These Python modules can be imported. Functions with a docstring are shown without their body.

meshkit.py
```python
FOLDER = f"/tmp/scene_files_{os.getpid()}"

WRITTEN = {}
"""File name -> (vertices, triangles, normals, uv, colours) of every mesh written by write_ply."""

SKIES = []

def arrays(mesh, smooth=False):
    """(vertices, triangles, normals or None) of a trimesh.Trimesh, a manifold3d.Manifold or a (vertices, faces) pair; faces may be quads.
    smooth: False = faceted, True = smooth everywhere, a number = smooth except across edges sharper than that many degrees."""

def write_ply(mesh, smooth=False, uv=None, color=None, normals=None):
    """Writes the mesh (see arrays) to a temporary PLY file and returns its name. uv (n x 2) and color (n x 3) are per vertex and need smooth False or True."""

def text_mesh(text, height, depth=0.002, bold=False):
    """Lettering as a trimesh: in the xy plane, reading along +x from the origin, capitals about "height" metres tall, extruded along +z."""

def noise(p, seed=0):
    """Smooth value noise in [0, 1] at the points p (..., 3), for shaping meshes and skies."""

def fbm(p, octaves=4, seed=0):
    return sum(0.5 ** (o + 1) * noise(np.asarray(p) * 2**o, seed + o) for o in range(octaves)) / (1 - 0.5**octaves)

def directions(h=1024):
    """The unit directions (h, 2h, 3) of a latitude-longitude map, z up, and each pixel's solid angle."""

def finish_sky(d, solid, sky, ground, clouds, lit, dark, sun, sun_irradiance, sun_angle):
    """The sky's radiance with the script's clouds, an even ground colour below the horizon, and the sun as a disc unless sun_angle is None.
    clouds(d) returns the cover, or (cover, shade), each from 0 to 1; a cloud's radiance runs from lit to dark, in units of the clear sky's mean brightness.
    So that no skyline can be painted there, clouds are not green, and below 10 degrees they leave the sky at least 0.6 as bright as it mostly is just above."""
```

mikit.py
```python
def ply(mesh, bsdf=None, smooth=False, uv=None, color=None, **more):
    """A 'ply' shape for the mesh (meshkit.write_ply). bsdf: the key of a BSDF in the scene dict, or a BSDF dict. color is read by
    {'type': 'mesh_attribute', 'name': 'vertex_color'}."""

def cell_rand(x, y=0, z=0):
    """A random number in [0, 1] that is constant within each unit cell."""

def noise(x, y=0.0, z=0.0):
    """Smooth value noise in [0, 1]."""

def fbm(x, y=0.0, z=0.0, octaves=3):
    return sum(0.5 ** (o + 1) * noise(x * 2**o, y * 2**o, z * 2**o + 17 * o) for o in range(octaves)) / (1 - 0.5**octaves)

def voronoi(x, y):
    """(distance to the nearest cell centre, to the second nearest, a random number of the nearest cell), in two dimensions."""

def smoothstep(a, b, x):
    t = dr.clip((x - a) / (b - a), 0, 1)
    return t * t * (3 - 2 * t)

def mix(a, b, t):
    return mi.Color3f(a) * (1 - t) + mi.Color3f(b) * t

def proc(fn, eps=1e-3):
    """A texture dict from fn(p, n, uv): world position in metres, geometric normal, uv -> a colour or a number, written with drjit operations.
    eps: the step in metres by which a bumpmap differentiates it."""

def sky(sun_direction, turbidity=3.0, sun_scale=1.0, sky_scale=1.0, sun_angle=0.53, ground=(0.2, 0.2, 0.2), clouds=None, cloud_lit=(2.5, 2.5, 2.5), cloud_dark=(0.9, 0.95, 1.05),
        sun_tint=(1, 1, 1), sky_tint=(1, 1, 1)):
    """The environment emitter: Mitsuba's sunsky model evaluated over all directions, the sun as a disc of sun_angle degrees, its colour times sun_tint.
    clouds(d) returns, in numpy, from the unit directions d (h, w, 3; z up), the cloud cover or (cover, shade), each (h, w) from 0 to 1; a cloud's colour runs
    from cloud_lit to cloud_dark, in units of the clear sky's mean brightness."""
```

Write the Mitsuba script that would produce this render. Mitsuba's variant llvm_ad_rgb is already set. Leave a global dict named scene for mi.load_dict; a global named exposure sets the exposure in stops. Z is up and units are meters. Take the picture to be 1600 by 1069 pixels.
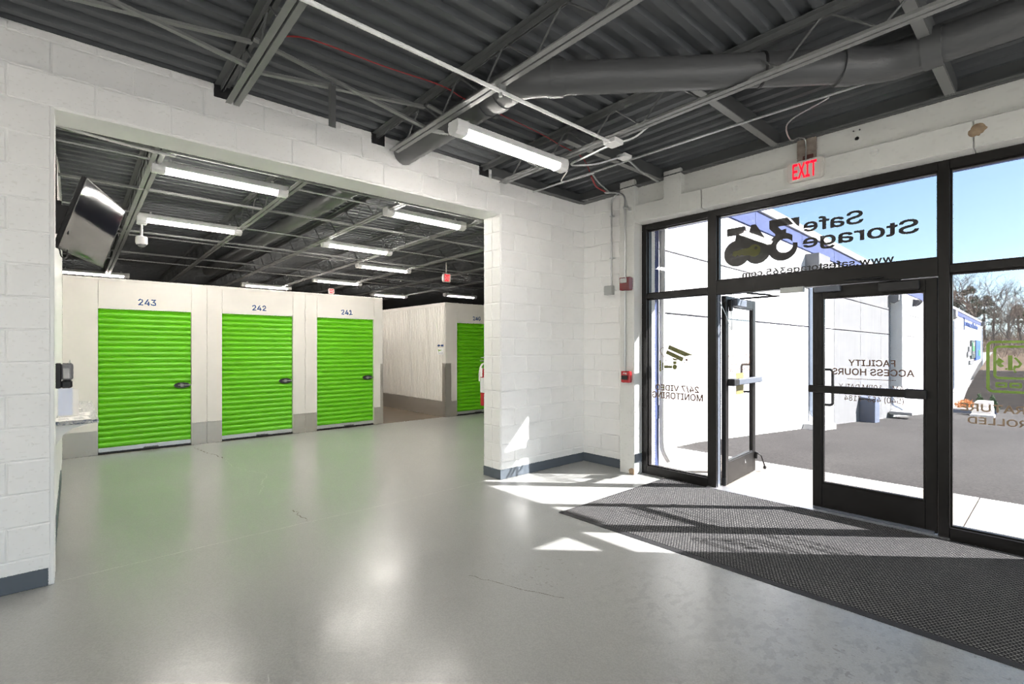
import math, random
import numpy as np, trimesh, mitsuba as mi, drjit as dr
import mikit, meshkit
from mikit import proc, noise, fbm, voronoi, cell_rand, smoothstep, mix
from shapely.geometry import Polygon, Point, LineString, box as sbox
from shapely.ops import unary_union
from shapely import affinity

T = mi.ScalarTransform4f
scene, labels = {}, {}
rng = random.Random(7)
nrng = np.random.default_rng(7)

# ------------------------------------------------------------------ camera, sky, sun, exposure
FX, FY = 0.66529, 0.74658                      # the way the camera looks, level
scene['camera'] = {'type': 'perspective', 'fov_axis': 'x', 'fov': 92.17, 'near_clip': 0.05, 'far_clip': 1000.0,
                   'principal_point_offset_x': 0.0, 'principal_point_offset_y': -0.0088,
                   'to_world': T().look_at(origin=[0, 0, 1.5], target=[FX, FY, 1.5], up=[0, 0, 1])}
SUN = (1.0, -1.0, 0.98)
scene['sky'] = mikit.sky(SUN, turbidity=2.6, sun_scale=1.75, sun_tint=(0.82, 1.0, 1.42), sky_scale=0.60, ground=(0.25, 0.24, 0.23))
exposure = 3.45
LAMP = (7.9, 7.5, 6.9)

# ------------------------------------------------------------------ materials
def P(name, color, rough=0.5, metallic=0.0, spec=0.5, bump=None, height=0.001, **more):
    b = {'type': 'principled', 'base_color': color if isinstance(color, dict) else {'type': 'rgb', 'value': list(color)},
         'roughness': rough, 'metallic': metallic, 'specular': spec, **more}
    if bump is not None:
        b = {'type': 'bumpmap', 'arbitrary': bump, 'scale': height, 'bsdf': b}
    scene[name] = {'type': 'twosided', 'bsdf': b}
    return name

def c3(a): return mi.Color3f(*a)

def block_color(p, n, uv):
    t = fbm(p.x * 3.1, p.y * 3.1, p.z * 3.1)
    sp = smoothstep(0.80, 0.86, noise(p.x * 70, p.y * 70, p.z * 70))
    return mix(mix((0.82, 0.815, 0.80), (0.795, 0.79, 0.775), t), (0.66, 0.65, 0.62), sp * 0.4)
def block_bump(p, n, uv):
    a = fbm(p.x * 95, p.y * 95, p.z * 95, 2)
    pit = smoothstep(0.78, 0.9, noise(p.x * 28, p.y * 28, p.z * 28))
    return a * 1.0 - pit * 1.6
P('mat_block', proc(block_color), 0.55, spec=0.35, bump=proc(block_bump, 2e-3), height=0.0011)
P('mat_white_trim', (0.80, 0.80, 0.78), 0.45, spec=0.4)

def concrete_paint(p, n, uv):
    t = fbm(p.x * 2.2, p.y * 2.2, p.z * 2.2)
    s = smoothstep(0.7, 0.85, noise(p.x * 40, p.y * 40, p.z * 40))
    return mix(mix((0.66, 0.66, 0.63), (0.60, 0.60, 0.57), t), (0.50, 0.49, 0.46), s * 0.22)
P('mat_fascia', proc(concrete_paint), 0.7, spec=0.3, bump=proc(block_bump, 2e-3), height=0.0008)

def bare_concrete(p, n, uv):
    t = fbm(p.x * 25, p.y * 25, p.z * 25)
    return mix((0.33, 0.28, 0.24), (0.16, 0.13, 0.11), t)
P('mat_bare_concrete', proc(bare_concrete), 0.9, spec=0.2)
P('mat_rust_hole', (0.10, 0.035, 0.03), 0.9, spec=0.2)
P('mat_broken', proc(lambda p, n, uv: mix((0.42, 0.32, 0.22), (0.20, 0.14, 0.09), fbm(p.x * 30, p.y * 30, p.z * 30))), 0.95, spec=0.1)

def floor_color(p, n, uv):
    t = fbm(p.x * 0.9, p.y * 0.9, 0.0, 4)
    g = noise(p.x * 160, p.y * 160)
    base = mix((0.285, 0.287, 0.275), (0.25, 0.252, 0.242), t) * (0.93 + 0.14 * g)
    # trodden dirt and chips near the mat by the doors
    d = dr.sqrt(dr.square((p.x - 2.75) / 0.75) + dr.square((p.y - 0.95) / 1.3))
    dirt = smoothstep(0.50, 0.66, fbm(p.x * 19 + 3, p.y * 30, 1.0, 5)) * smoothstep(1.2, 0.3, d)
    chip = smoothstep(0.88, 0.92, noise(p.x * 75 + 11, p.y * 48 + 5)) * smoothstep(0.48, 0.70, noise(p.x * 1.7, p.y * 1.7 + 4)) * smoothstep(2.2, 0.8, d)
    return mix(mix(base, (0.17, 0.17, 0.165), dirt * 0.36), (0.17, 0.16, 0.15), chip * 0.6)
def floor_rough(p, n, uv):
    return 0.20 + 0.12 * fbm(p.x * 3.0, p.y * 3.0, 2.0, 3)
def floor_bump(p, n, uv):
    return fbm(p.x * 26, p.y * 26, 0.0, 2) + 1.0 * smoothstep(0.84, 0.92, noise(p.x * 75 + 11, p.y * 48 + 5))
P('mat_floor', proc(floor_color), proc(floor_rough), spec=0.7, bump=proc(floor_bump, 3e-3), height=0.0005)
P('mat_floor_hall', proc(lambda p, n, uv: mix((0.16, 0.125, 0.09), (0.105, 0.085, 0.062), fbm(p.x * 1.5, p.y * 1.5))), 0.3, spec=0.5)
P('mat_crack', (0.13, 0.12, 0.10), 0.9, spec=0.2)
P('mat_crack_fill', (0.35, 0.35, 0.33), 0.5, spec=0.4)
P('mat_baseboard', (0.085, 0.102, 0.122), 0.45, spec=0.45)

def deck_color(p, n, uv):
    t = fbm(p.x * 1.7, p.y * 1.7, p.z * 1.7)
    return mix((0.105, 0.112, 0.118), (0.082, 0.088, 0.094), t)
P('mat_deck', proc(deck_color), 0.58, metallic=0.05, spec=0.35)
P('mat_steel', (0.10, 0.105, 0.105), 0.5, metallic=0.1, spec=0.45)
P('mat_steel_light', (0.22, 0.225, 0.22), 0.5, metallic=0.1, spec=0.45)
P('mat_pipe', (0.085, 0.088, 0.09), 0.42, spec=0.5)
P('mat_conduit', (0.55, 0.56, 0.56), 0.32, metallic=0.8)
P('mat_box_metal', (0.62, 0.63, 0.62), 0.4, metallic=0.4)
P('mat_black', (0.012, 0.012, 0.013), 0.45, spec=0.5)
P('mat_dark_void', (0.02, 0.02, 0.02), 0.9, spec=0.1)
P('mat_red_wire', (0.30, 0.03, 0.03), 0.5, spec=0.4)
P('mat_white_plastic', (0.82, 0.82, 0.81), 0.35, spec=0.5)
P('mat_frame', (0.009, 0.008, 0.0075), 0.36, metallic=0.1, spec=0.4)
P('mat_alu', (0.60, 0.61, 0.63), 0.35, metallic=0.8)
P('mat_alu_dull', (0.13, 0.145, 0.175), 0.45, metallic=0.4)
scene['mat_glass'] = {'type': 'thindielectric', 'int_ior': 1.5}

P('mat_unit_white', (0.725, 0.695, 0.65), 0.5, spec=0.4)
P('mat_slat', (0.145, 0.52, 0.012), 0.36, spec=0.5)
P('mat_navy', (0.015, 0.05, 0.20), 0.5)
P('mat_diamond', (0.50, 0.47, 0.43), 0.34, metallic=0.75)
def speckle(p, n, uv):
    d1, d2, r = voronoi(p.x * 150 + p.z * 61, p.y * 150 + p.z * 103)
    return mix(mix((0.42, 0.41, 0.40), (0.09, 0.11, 0.17), smoothstep(0.55, 0.6, r)), (0.62, 0.61, 0.60), smoothstep(0.85, 0.87, r))
P('mat_granite', proc(speckle), 0.2, spec=0.5)
P('mat_paper', (0.82, 0.80, 0.76), 0.7, spec=0.2)
P('mat_leaflet', (0.62, 0.66, 0.78), 0.6, spec=0.3)
P('mat_print_grey', (0.45, 0.45, 0.46), 0.7, spec=0.2)
scene['mat_acrylic'] = {'type': 'thindielectric', 'int_ior': 1.35}
P('mat_smoke_plastic', (0.16, 0.16, 0.17), 0.15, spec=0.6)
P('mat_screen', (0.012, 0.013, 0.018), 0.06, spec=0.7)
P('mat_red', (0.13, 0.006, 0.009), 0.3, spec=0.5)
P('mat_red_ext', (0.38, 0.014, 0.018), 0.25, spec=0.6)
P('mat_grey_metal', (0.42, 0.43, 0.42), 0.45, metallic=0.3)
P('mat_exit_body', (0.56, 0.54, 0.50), 0.4, spec=0.4)
scene['mat_exit_red'] = {'type': 'twosided', 'bsdf': {'type': 'diffuse', 'reflectance': {'type': 'rgb', 'value': [0.55, 0.02, 0.02]}}}

def mat_color(p, n, uv):
    u, v = p.x * 46.0, p.y * 46.0
    row = dr.floor(u)
    v2 = v + 0.5 * (row - 2 * dr.floor(row * 0.5))
    fu, fv = u - row - 0.5, v2 - dr.floor(v2) - 0.5
    tuft = smoothstep(0.48, 0.2, dr.sqrt(dr.square(fu) + dr.square(fv)))
    r = cell_rand(row, dr.floor(v2))
    worn = fbm(p.x * 2.0, p.y * 2.0, 3.0)
    return mix((0.02, 0.02, 0.022), mix((0.135, 0.132, 0.13), (0.20, 0.195, 0.19), r), tuft * (0.75 + 0.4 * worn))
def mat_bump(p, n, uv):
    u, v = p.x * 46.0, p.y * 46.0
    row = dr.floor(u)
    v2 = v + 0.5 * (row - 2 * dr.floor(row * 0.5))
    fu, fv = u - row - 0.5, v2 - dr.floor(v2) - 0.5
    return smoothstep(0.5, 0.1, dr.sqrt(dr.square(fu) + dr.square(fv)))
P('mat_mat', proc(mat_color), 0.95, spec=0.1, bump=proc(mat_bump, 1.5e-3), height=0.004)
P('mat_rubber', (0.03, 0.03, 0.032), 0.6, spec=0.4)

# outside
P('mat_asphalt', proc(lambda p, n, uv: mix((0.045, 0.041, 0.039), (0.03, 0.027, 0.026), fbm(p.x * 0.5, p.y * 1.4)) * (0.75 + 0.5 * noise(p.x * 55, p.y * 55))), 0.9, spec=0.2)
P('mat_sidewalk', proc(lambda p, n, uv: mix((0.30, 0.27, 0.24), (0.22, 0.195, 0.17), fbm(p.x * 4, p.y * 1.2))), 0.85, spec=0.2)
P('mat_sidewalk_edge', (0.37, 0.36, 0.345), 0.85, spec=0.2)
P('mat_facade', proc(lambda p, n, uv: mix((0.53, 0.53, 0.525), (0.50, 0.50, 0.495), fbm(p.x * 1.5, p.y * 1.5, p.z * 1.5))), 0.8, spec=0.2)
P('mat_facade_grey', proc(lambda p, n, uv: mix((0.18, 0.18, 0.183), (0.16, 0.16, 0.163), fbm(p.x * 6, p.y * 6, p.z * 0.8))), 0.85, spec=0.2)
P('mat_facade_blue', proc(lambda p, n, uv: mix((0.062, 0.082, 0.185), (0.05, 0.068, 0.155), fbm(p.x * 8, p.y * 8, p.z * 8))), 0.8, spec=0.2)
P('mat_seam', (0.05, 0.05, 0.06), 0.8, spec=0.2)
P('mat_downspout', (0.42, 0.47, 0.56), 0.45, spec=0.4)
P('mat_cabinet_blue', (0.10, 0.12, 0.17), 0.5, spec=0.4)
P('mat_sign_blue', (0.02, 0.09, 0.42), 0.5)
P('mat_sign_dark', (0.03, 0.05, 0.05), 0.5)
P('mat_sign_green', (0.03, 0.22, 0.07), 0.5)
P('mat_litter', proc(lambda p, n, uv: mix((0.15, 0.11, 0.075), (0.075, 0.055, 0.04), fbm(p.x * 0.8, p.y * 0.8, p.z * 2, 4))), 1.0, spec=0.05)
P('mat_bank', proc(lambda p, n, uv: mix((0.012, 0.011, 0.0115), (0.026, 0.021, 0.019), fbm(p.x * 0.9, p.y * 0.9, p.z * 2, 4))), 1.0, spec=0.05)
P('mat_bark', (0.12, 0.095, 0.08), 0.9, spec=0.1)
P('mat_twig', (0.19, 0.14, 0.11), 0.9, spec=0.1)
P('mat_twig_pale', (0.20, 0.155, 0.11), 0.9, spec=0.1)
P('mat_needles', (0.10, 0.10, 0.06), 0.8, spec=0.1)
P('mat_shrub', (0.035, 0.085, 0.028), 0.7, spec=0.2)
P('mat_orange_leaf', (0.42, 0.17, 0.05), 0.7, spec=0.2)
P('mat_stone_white', (0.66, 0.62, 0.58), 0.8, spec=0.2)
# vinyl on the glass
P('mat_vinyl_black', (0.018, 0.016, 0.014), 0.5)
P('mat_vinyl_brown', (0.10, 0.05, 0.03), 0.6)
P('mat_vinyl_olive', (0.085, 0.085, 0.008), 0.6)
P('mat_vinyl_green', (0.17, 0.30, 0.012), 0.6)
P('mat_vinyl_tan', (0.28, 0.19, 0.11), 0.6)
P('mat_plate_olive', (0.28, 0.24, 0.09), 0.6)

# ------------------------------------------------------------------ helpers
def cat(ms): return trimesh.util.concatenate([m for m in ms if m is not None])
def tm(v, f): return trimesh.Trimesh(np.asarray(v, float), np.asarray(f, int), process=False)
def bx(x0, x1, y0, y1, z0, z1):
    m = trimesh.creation.box(extents=(abs(x1 - x0), abs(y1 - y0), abs(z1 - z0)))
    m.apply_translation(((x0 + x1) / 2, (y0 + y1) / 2, (z0 + z1) / 2)); return m
def cbx(x0, x1, y0, y1, z0, z1, c=0.004):
    """a box with chamfered edges"""
    x0, x1 = sorted((x0, x1)); y0, y1 = sorted((y0, y1)); z0, z1 = sorted((z0, z1))
    c = min(c, 0.45 * min(x1 - x0, y1 - y0, z1 - z0)); pts = []
    for a in (0, 1):
        for b in (0, 1):
            for d in (0, 1):
                X, Y, Z = (x0, x1)[a], (y0, y1)[b], (z0, z1)[d]
                sx, sy, sz = (c, -c)[a], (c, -c)[b], (c, -c)[d]
                pts += [(X, Y + sy, Z + sz), (X + sx, Y, Z + sz), (X + sx, Y + sy, Z)]
    return trimesh.convex.convex_hull(np.array(pts))
def tube(path, r, n=8, cap=True):
    path = np.asarray(path, float); k = len(path)
    tan = np.gradient(path, axis=0); tan /= np.linalg.norm(tan, axis=1, keepdims=True) + 1e-12
    up = np.array([0, 0, 1.0]) if abs(tan[0][2]) < 0.9 else np.array([1.0, 0, 0])
    side = np.cross(tan[0], up); side /= np.linalg.norm(side)
    v = []; rr = np.broadcast_to(r, (k,))
    a = np.linspace(0, 2 * np.pi, n, endpoint=False)
    for i in range(k):
        side = side - tan[i] * (side @ tan[i]); side /= np.linalg.norm(side) + 1e-12
        w = np.cross(tan[i], side)
        v.append(path[i] + rr[i] * (np.cos(a)[:, None] * side + np.sin(a)[:, None] * w))
    v = np.concatenate(v); f = []
    for i in range(k - 1):
        for j in range(n):
            p, q = i * n + j, i * n + (j + 1) % n
            f += [(p, q, q + n), (p, q + n, p + n)]
    if cap:
        v = np.vstack([v, path[0], path[-1]]); c0, c1 = len(v) - 2, len(v) - 1; e = (k - 1) * n
        for j in range(n):
            f += [(c0, (j + 1) % n, j), (c1, e + j, e + (j + 1) % n)]
    return tm(v, f)
def bez(pts, n=12):
    """a smooth curve through the points (Catmull-Rom)"""
    p = np.asarray(pts, float); p = np.vstack([2 * p[0] - p[1], p, 2 * p[-1] - p[-2]]); o = []
    for i in range(1, len(p) - 2):
        for t in np.linspace(0, 1, n, endpoint=False):
            a, b, c, d = p[i - 1:i + 3]
            o.append(0.5 * (2 * b + (c - a) * t + (2 * a - 5 * b + 4 * c - d) * t * t + (3 * b - a - 3 * c + d) * t ** 3))
    o.append(p[-2]); return np.array(o)
def fillet(pts, r, n=8):
    """a path with its corners rounded"""
    p = np.asarray(pts, float); o = [p[0]]
    for a, b, c in zip(p[:-2], p[1:-1], p[2:]):
        u, w = (a - b), (c - b); lu, lw = np.linalg.norm(u), np.linalg.norm(w)
        d = min(r, 0.45 * lu, 0.45 * lw); s, e = b + u / lu * d, b + w / lw * d
        for t in np.linspace(0, 1, n): o.append((1 - t) ** 2 * s + 2 * t * (1 - t) * b + t * t * e)
    o.append(p[-1]); return np.array(o)
def lathe(prof, at=(0, 0, 0), n=20):
    prof = np.asarray(prof, float); a = np.linspace(0, 2 * np.pi, n, endpoint=False)
    v = np.concatenate([np.c_[r * np.cos(a), r * np.sin(a), np.full(n, z)] for r, z in prof]) + np.asarray(at); f = []
    for i in range(len(prof) - 1):
        for j in range(n):
            p, q = i * n + j, i * n + (j + 1) % n
            f += [(p, q, q + n), (p, q + n, p + n)]
    return tm(v, f)
def ext(poly, depth):
    return cat([trimesh.creation.extrude_polygon(g, depth, engine='earcut') for g in getattr(poly, 'geoms', [poly])])
def basis(m, o, ex, ey, ez):
    """the mesh's x, y, z laid along the three directions, from o"""
    M = np.eye(4); M[:3, 0], M[:3, 1], M[:3, 2], M[:3, 3] = ex, ey, ez, o
    m = m.copy(); m.apply_transform(M)
    if np.linalg.det(M[:3, :3]) < 0: m.invert()
    return m
def prism(poly2, axis, a0, a1):
    """a polygon drawn in the plane across an axis: x: (y, z), y: (x, z), z: (x, y)"""
    m = ext(Polygon(poly2), a1 - a0)
    if axis == 'x': return basis(m, (a0, 0, 0), (0, 1, 0), (0, 0, 1), (1, 0, 0))
    if axis == 'y': return basis(m, (0, a0, 0), (1, 0, 0), (0, 0, 1), (0, 1, 0))
    return basis(m, (0, 0, a0), (1, 0, 0), (0, 1, 0), (0, 0, 1))

def key_for(name):
    if name not in used: used.add(name); return name
    i = 1
    while f'{name}_{i:03d}' in used: i += 1
    used.add(f'{name}_{i:03d}'); return f'{name}_{i:03d}'
used = set()
def thing(name, label=None, category=None, group=None, kind=None):
    k = key_for(name); d = {}
    if label: d['label'] = label
    if category: d['category'] = category
    if group: d['group'] = group
    if kind: d['kind'] = kind
    labels[k] = d; return k
def part(parent, name, mesh, mat, smooth=False, label=None, kind=None, tw=None, emit=None):
    k = key_for(parent + '__' + name)
    shape = mesh if isinstance(mesh, dict) else mikit.ply(mesh, mat, smooth=smooth)
    shape = dict(shape)
    if tw is not None: shape['to_world'] = tw
    if emit is not None: shape['emitter'] = {'type': 'area', 'radiance': {'type': 'rgb', 'value': list(emit)}}
    scene[k] = shape
    if label or kind:
        labels[k] = {}
        if label: labels[k]['label'] = label
        if kind: labels[k]['kind'] = kind
    return k
def one(name, mesh, mat, label, category, group=None, smooth=False, kind=None):
    k = thing(name, label, category, group, kind); scene[k] = mikit.ply(mesh, mat, smooth=smooth); return k
def struct(name, label=None): return thing(name, label, None, None, 'structure')
def text(s, height, depth=0.001, bold=False, width=None):
    m = meshkit.text_mesh(s, height, depth, bold); b = m.bounds
    m.apply_translation((-b[0][0], 0, 0))
    if width: m.apply_scale((width / (b[1][0] - b[0][0]), 1, 1))
    return m
X_, Y_, Z_ = np.eye(3)
# ------------------------------------------------------------------ floor
WA0, WA1 = 4.28, 4.58           # wall_back: the block wall with the wide opening
OX0, OX1, OZ = -0.103, 3.64, 3.034   # that opening
XB = 5.11                       # inner face of the shop front
COURSE = 0.2029
def zc(i): return max(0.0, -0.009 + COURSE * i)
def slope(y): return 0.012 * (4.0 - y)

fl = struct('floor', 'glossy grey painted concrete floor with worn spots and hairline cracks')
part(fl, 'slab', cat([bx(-4, XB + 0.02, -4, WA1, -0.12, 0), bx(-4, 24, WA1, 8.98, -0.12, 0)]), 'mat_floor')
part(fl, 'corridor_slab', cat([bx(-4, 24, 8.98, 40, -0.12, -0.002)]), 'mat_floor_hall', label='darker brown floor of the corridor between the units')
def ribbon(pts, w, z=0.0006, seed=1, jag=0.012):
    r = np.random.default_rng(seed); p = [np.array(pts[0], float)]
    for a, b in zip(pts[:-1], pts[1:]):
        a, b = np.array(a, float), np.array(b, float); k = max(2, int(np.linalg.norm(b - a) / 0.05))
        for t in np.linspace(0, 1, k + 1)[1:]: p.append(a + (b - a) * t + r.normal(0, jag, 2))
    p = np.array(p); d = np.gradient(p, axis=0); d /= np.linalg.norm(d, axis=1, keepdims=True)
    nn = np.c_[-d[:, 1], d[:, 0]] * (w * (0.5 + r.random(len(p))))[:, None] / 2
    v = np.vstack([np.c_[p + nn, np.full(len(p), z)], np.c_[p - nn, np.full(len(p), z)]]); k = len(p); f = []
    for i in range(k - 1): f += [(i, i + k, i + 1), (i + 1, i + k, i + k + 1)]
    return tm(v, f)
part(fl, 'crack', ribbon([(1.36, 8.75), (1.42, 8.2), (1.55, 7.6)], 0.014, seed=2, jag=0.02), 'mat_crack')
part(fl, 'crack', ribbon([(1.55, 7.6), (1.5, 7.0), (1.72, 6.3), (1.42, 5.5)], 0.006, seed=3), 'mat_crack_fill')
part(fl, 'crack', ribbon([(1.52, 4.75), (1.53, 4.35)], 0.008, seed=4), 'mat_crack')
part(fl, 'crack', ribbon([(-0.05, 4.30), (1.1, 4.34), (2.3, 4.33), (3.6, 4.36)], 0.010, seed=5, jag=0.004), 'mat_crack_fill')
part(fl, 'crack', ribbon([(1.95, 2.62), (2.1, 2.2), (2.2, 2.0)], 0.004, seed=6, jag=0.004), 'mat_crack')

# ------------------------------------------------------------------ block walls, one entry per block
def block_mesh(a0, a1, z0, z1, d=0.03, c=0.006, gap=0.003):
    """front face in the xz plane, facing -y, chamfered; y from 0 to d"""
    a0, a1, z0, z1 = a0 + gap, a1 - gap, z0 + gap, z1 - gap
    v = [(a0, d, z0), (a1, d, z0), (a1, d, z1), (a0, d, z1), (a0, c * .6, z0), (a1, c * .6, z0), (a1, c * .6, z1), (a0, c * .6, z1),
         (a0 + c, 0, z0 + c), (a1 - c, 0, z0 + c), (a1 - c, 0, z1 - c), (a0 + c, 0, z1 - c)]
    f = []
    for L in ((0, 4), (4, 8)):
        for k in range(4):
            a, b = L[0] + k, L[0] + (k + 1) % 4; e, g = L[1] + k, L[1] + (k + 1) % 4
            f += [(a, b, g), (a, g, e)]
    f += [(8, 9, 10), (8, 10, 11)]
    return tm(v, f)
def put_block(parent, a0, a1, z0, z1, where):
    if a1 - a0 < 0.03 or z1 - z0 < 0.03: return
    m = block_mesh(a0, a1, z0, z1); j = rng.uniform(-0.0012, 0.0012)
    if where == 'back': m.apply_translation((0, WA0 - 0.007 + j, 0))
    elif where == 'right': m = basis(m, (5.10 - 0.007 + j, 0, 0), (0, -1, 0), (1, 0, 0), Z_)          # x runs to -y
    elif where == 'jamb': m = basis(m, (OX1 - 0.007 + j, 0, 0), (0, -1, 0), (1, 0, 0), Z_)
    part(parent, 'block', m, 'mat_block')
wb = struct('wall_back', 'white painted block wall with a wide opening into the storage hall')
WT = 3.50
part(wb, 'mortar', cat([bx(-4, OX0, WA0, WA1, 0, WT), bx(OX1, 5.4, WA0, WA1, 0, WT), bx(OX0, OX1, WA0, WA1, OZ, WT)]), 'mat_block')
for i in range(0, 18):
    z0, z1 = zc(i), min(zc(i + 1), WT)
    ph = 0.114 if i % 2 else -0.102
    js = [ph + 0.415 * k for k in range(-3, 15)]
    for a, b in zip(js[:-1], js[1:]):
        for lo, hi in (((-1.1, OX0), (OX1, 5.10)) if i < 15 else ((-1.1, 5.10),)):
            x0, x1 = max(a, lo), min(b, hi)
            if x1 - x0 > 0.03: put_block(wb, x0, x1, z0, z1, 'back')
for i in range(0, 15):
    sp = 4.43 if i % 2 else 4.42
    put_block(wb, -sp, -WA0, zc(i), zc(i + 1), 'jamb'); put_block(wb, -WA1, -sp, zc(i), zc(i + 1), 'jamb')
part(wb, 'lintel_soffit', bx(OX0, OX1, WA0 + 0.004, WA1, OZ - 0.012, OZ + 0.02), 'mat_white_trim', label='smooth white painted underside of the opening')
part(wb, 'corner_bead', cbx(OX0 - 0.006, OX0 + 0.016, WA0 - 0.003, WA1, 0.0, OZ, 0.004), 'mat_white_trim')
for (x, z) in ((0.02 - 0.2, 2.86), (-0.19, 2.43), (-0.17, 1.9), (-0.2, 1.3), (-0.18, 0.62), (-0.19, 0.9), (4.0, 2.2), (4.5, 1.7), (4.3, 2.6), (3.8, 1.9), (4.1, 1.25), (4.7, 2.9)):
    part(wb, 'filled_anchor_hole', lathe([(0.014, 0), (0.012, 0.003), (0.006, 0.002), (0.0, 0.0015)], n=10).apply_transform(trimesh.transformations.rotation_matrix(math.pi / 2, X_)).apply_translation((x, WA0 - 0.006, z)), 'mat_block')
# black boxes stand for the shade inside the pockets at the joist ends
for x in (0.85, 2.12, 3.38):
    part(wb, 'pocket_shade', bx(x - 0.055, x + 0.075, WA0 - 0.013, WA0 + 0.1, 3.40, WT + 0.01), 'mat_black')
part(wb, 'ledger_beam', cat([bx(3.5, 5.0, 4.19, WA0 - 0.005, 3.40, 3.41), bx(3.5, 5.0, 4.25, WA0 - 0.008, 3.40, 3.52)]), 'mat_steel')

wr = struct('wall_right', 'white painted block and concrete wall round the shop front')
part(wr, 'mortar', bx(5.10, 5.40, 3.59, WA1, 0, WT), 'mat_block')
for i in range(0, 18):
    z0, z1 = zc(i), min(zc(i + 1), WT)
    if z1 - z0 < 0.04: continue
    js = [4.28, 3.98 if i % 2 else 4.09, 3.70 if i % 2 else 3.68, 3.58]
    for a, b in zip(js[:-1], js[1:]): put_block(wr, -a, -b, z0, z1, 'right')
part(wr, 'post', cbx(4.95, 5.40, 3.388, 3.592, 0, WT, 0.006), 'mat_fascia')
part(wr, 'broken_corner', prism([(3.387, 0.003), (3.45, 0.003), (3.46, 0.05), (3.43, 0.075), (3.387, 0.07)], 'x', 4.945, 4.952), 'mat_broken')
FZ0, FZ1, FZ2 = 2.975, 3.18, 3.415
part(wr, 'beam', cbx(4.95, 5.40, 2.56, 3.388, FZ0, FZ1, 0.006), 'mat_fascia')
part(wr, 'beam', cbx(4.95, 5.40, 0.452, 2.55, FZ0, FZ1, 0.006), 'mat_fascia')
part(wr, 'beam', cbx(4.953, 5.40, -4.0, 0.448, FZ0, FZ1, 0.006), 'mat_fascia')
part(wr, 'recessed_panel', bx(5.03, 5.40, -4.0, 3.40, FZ1, FZ2 + 0.1), 'mat_fascia')
part(wr, 'stub_column', cbx(4.948, 5.2, 2.79, 3.0, FZ1 - 0.2, FZ2 + 0.06, 0.006), 'mat_fascia')
part(wr, 'stub_column', cbx(4.965, 5.2, 3.38, 3.43, FZ1 - 0.01, FZ2 + 0.06, 0.006), 'mat_fascia')
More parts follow.
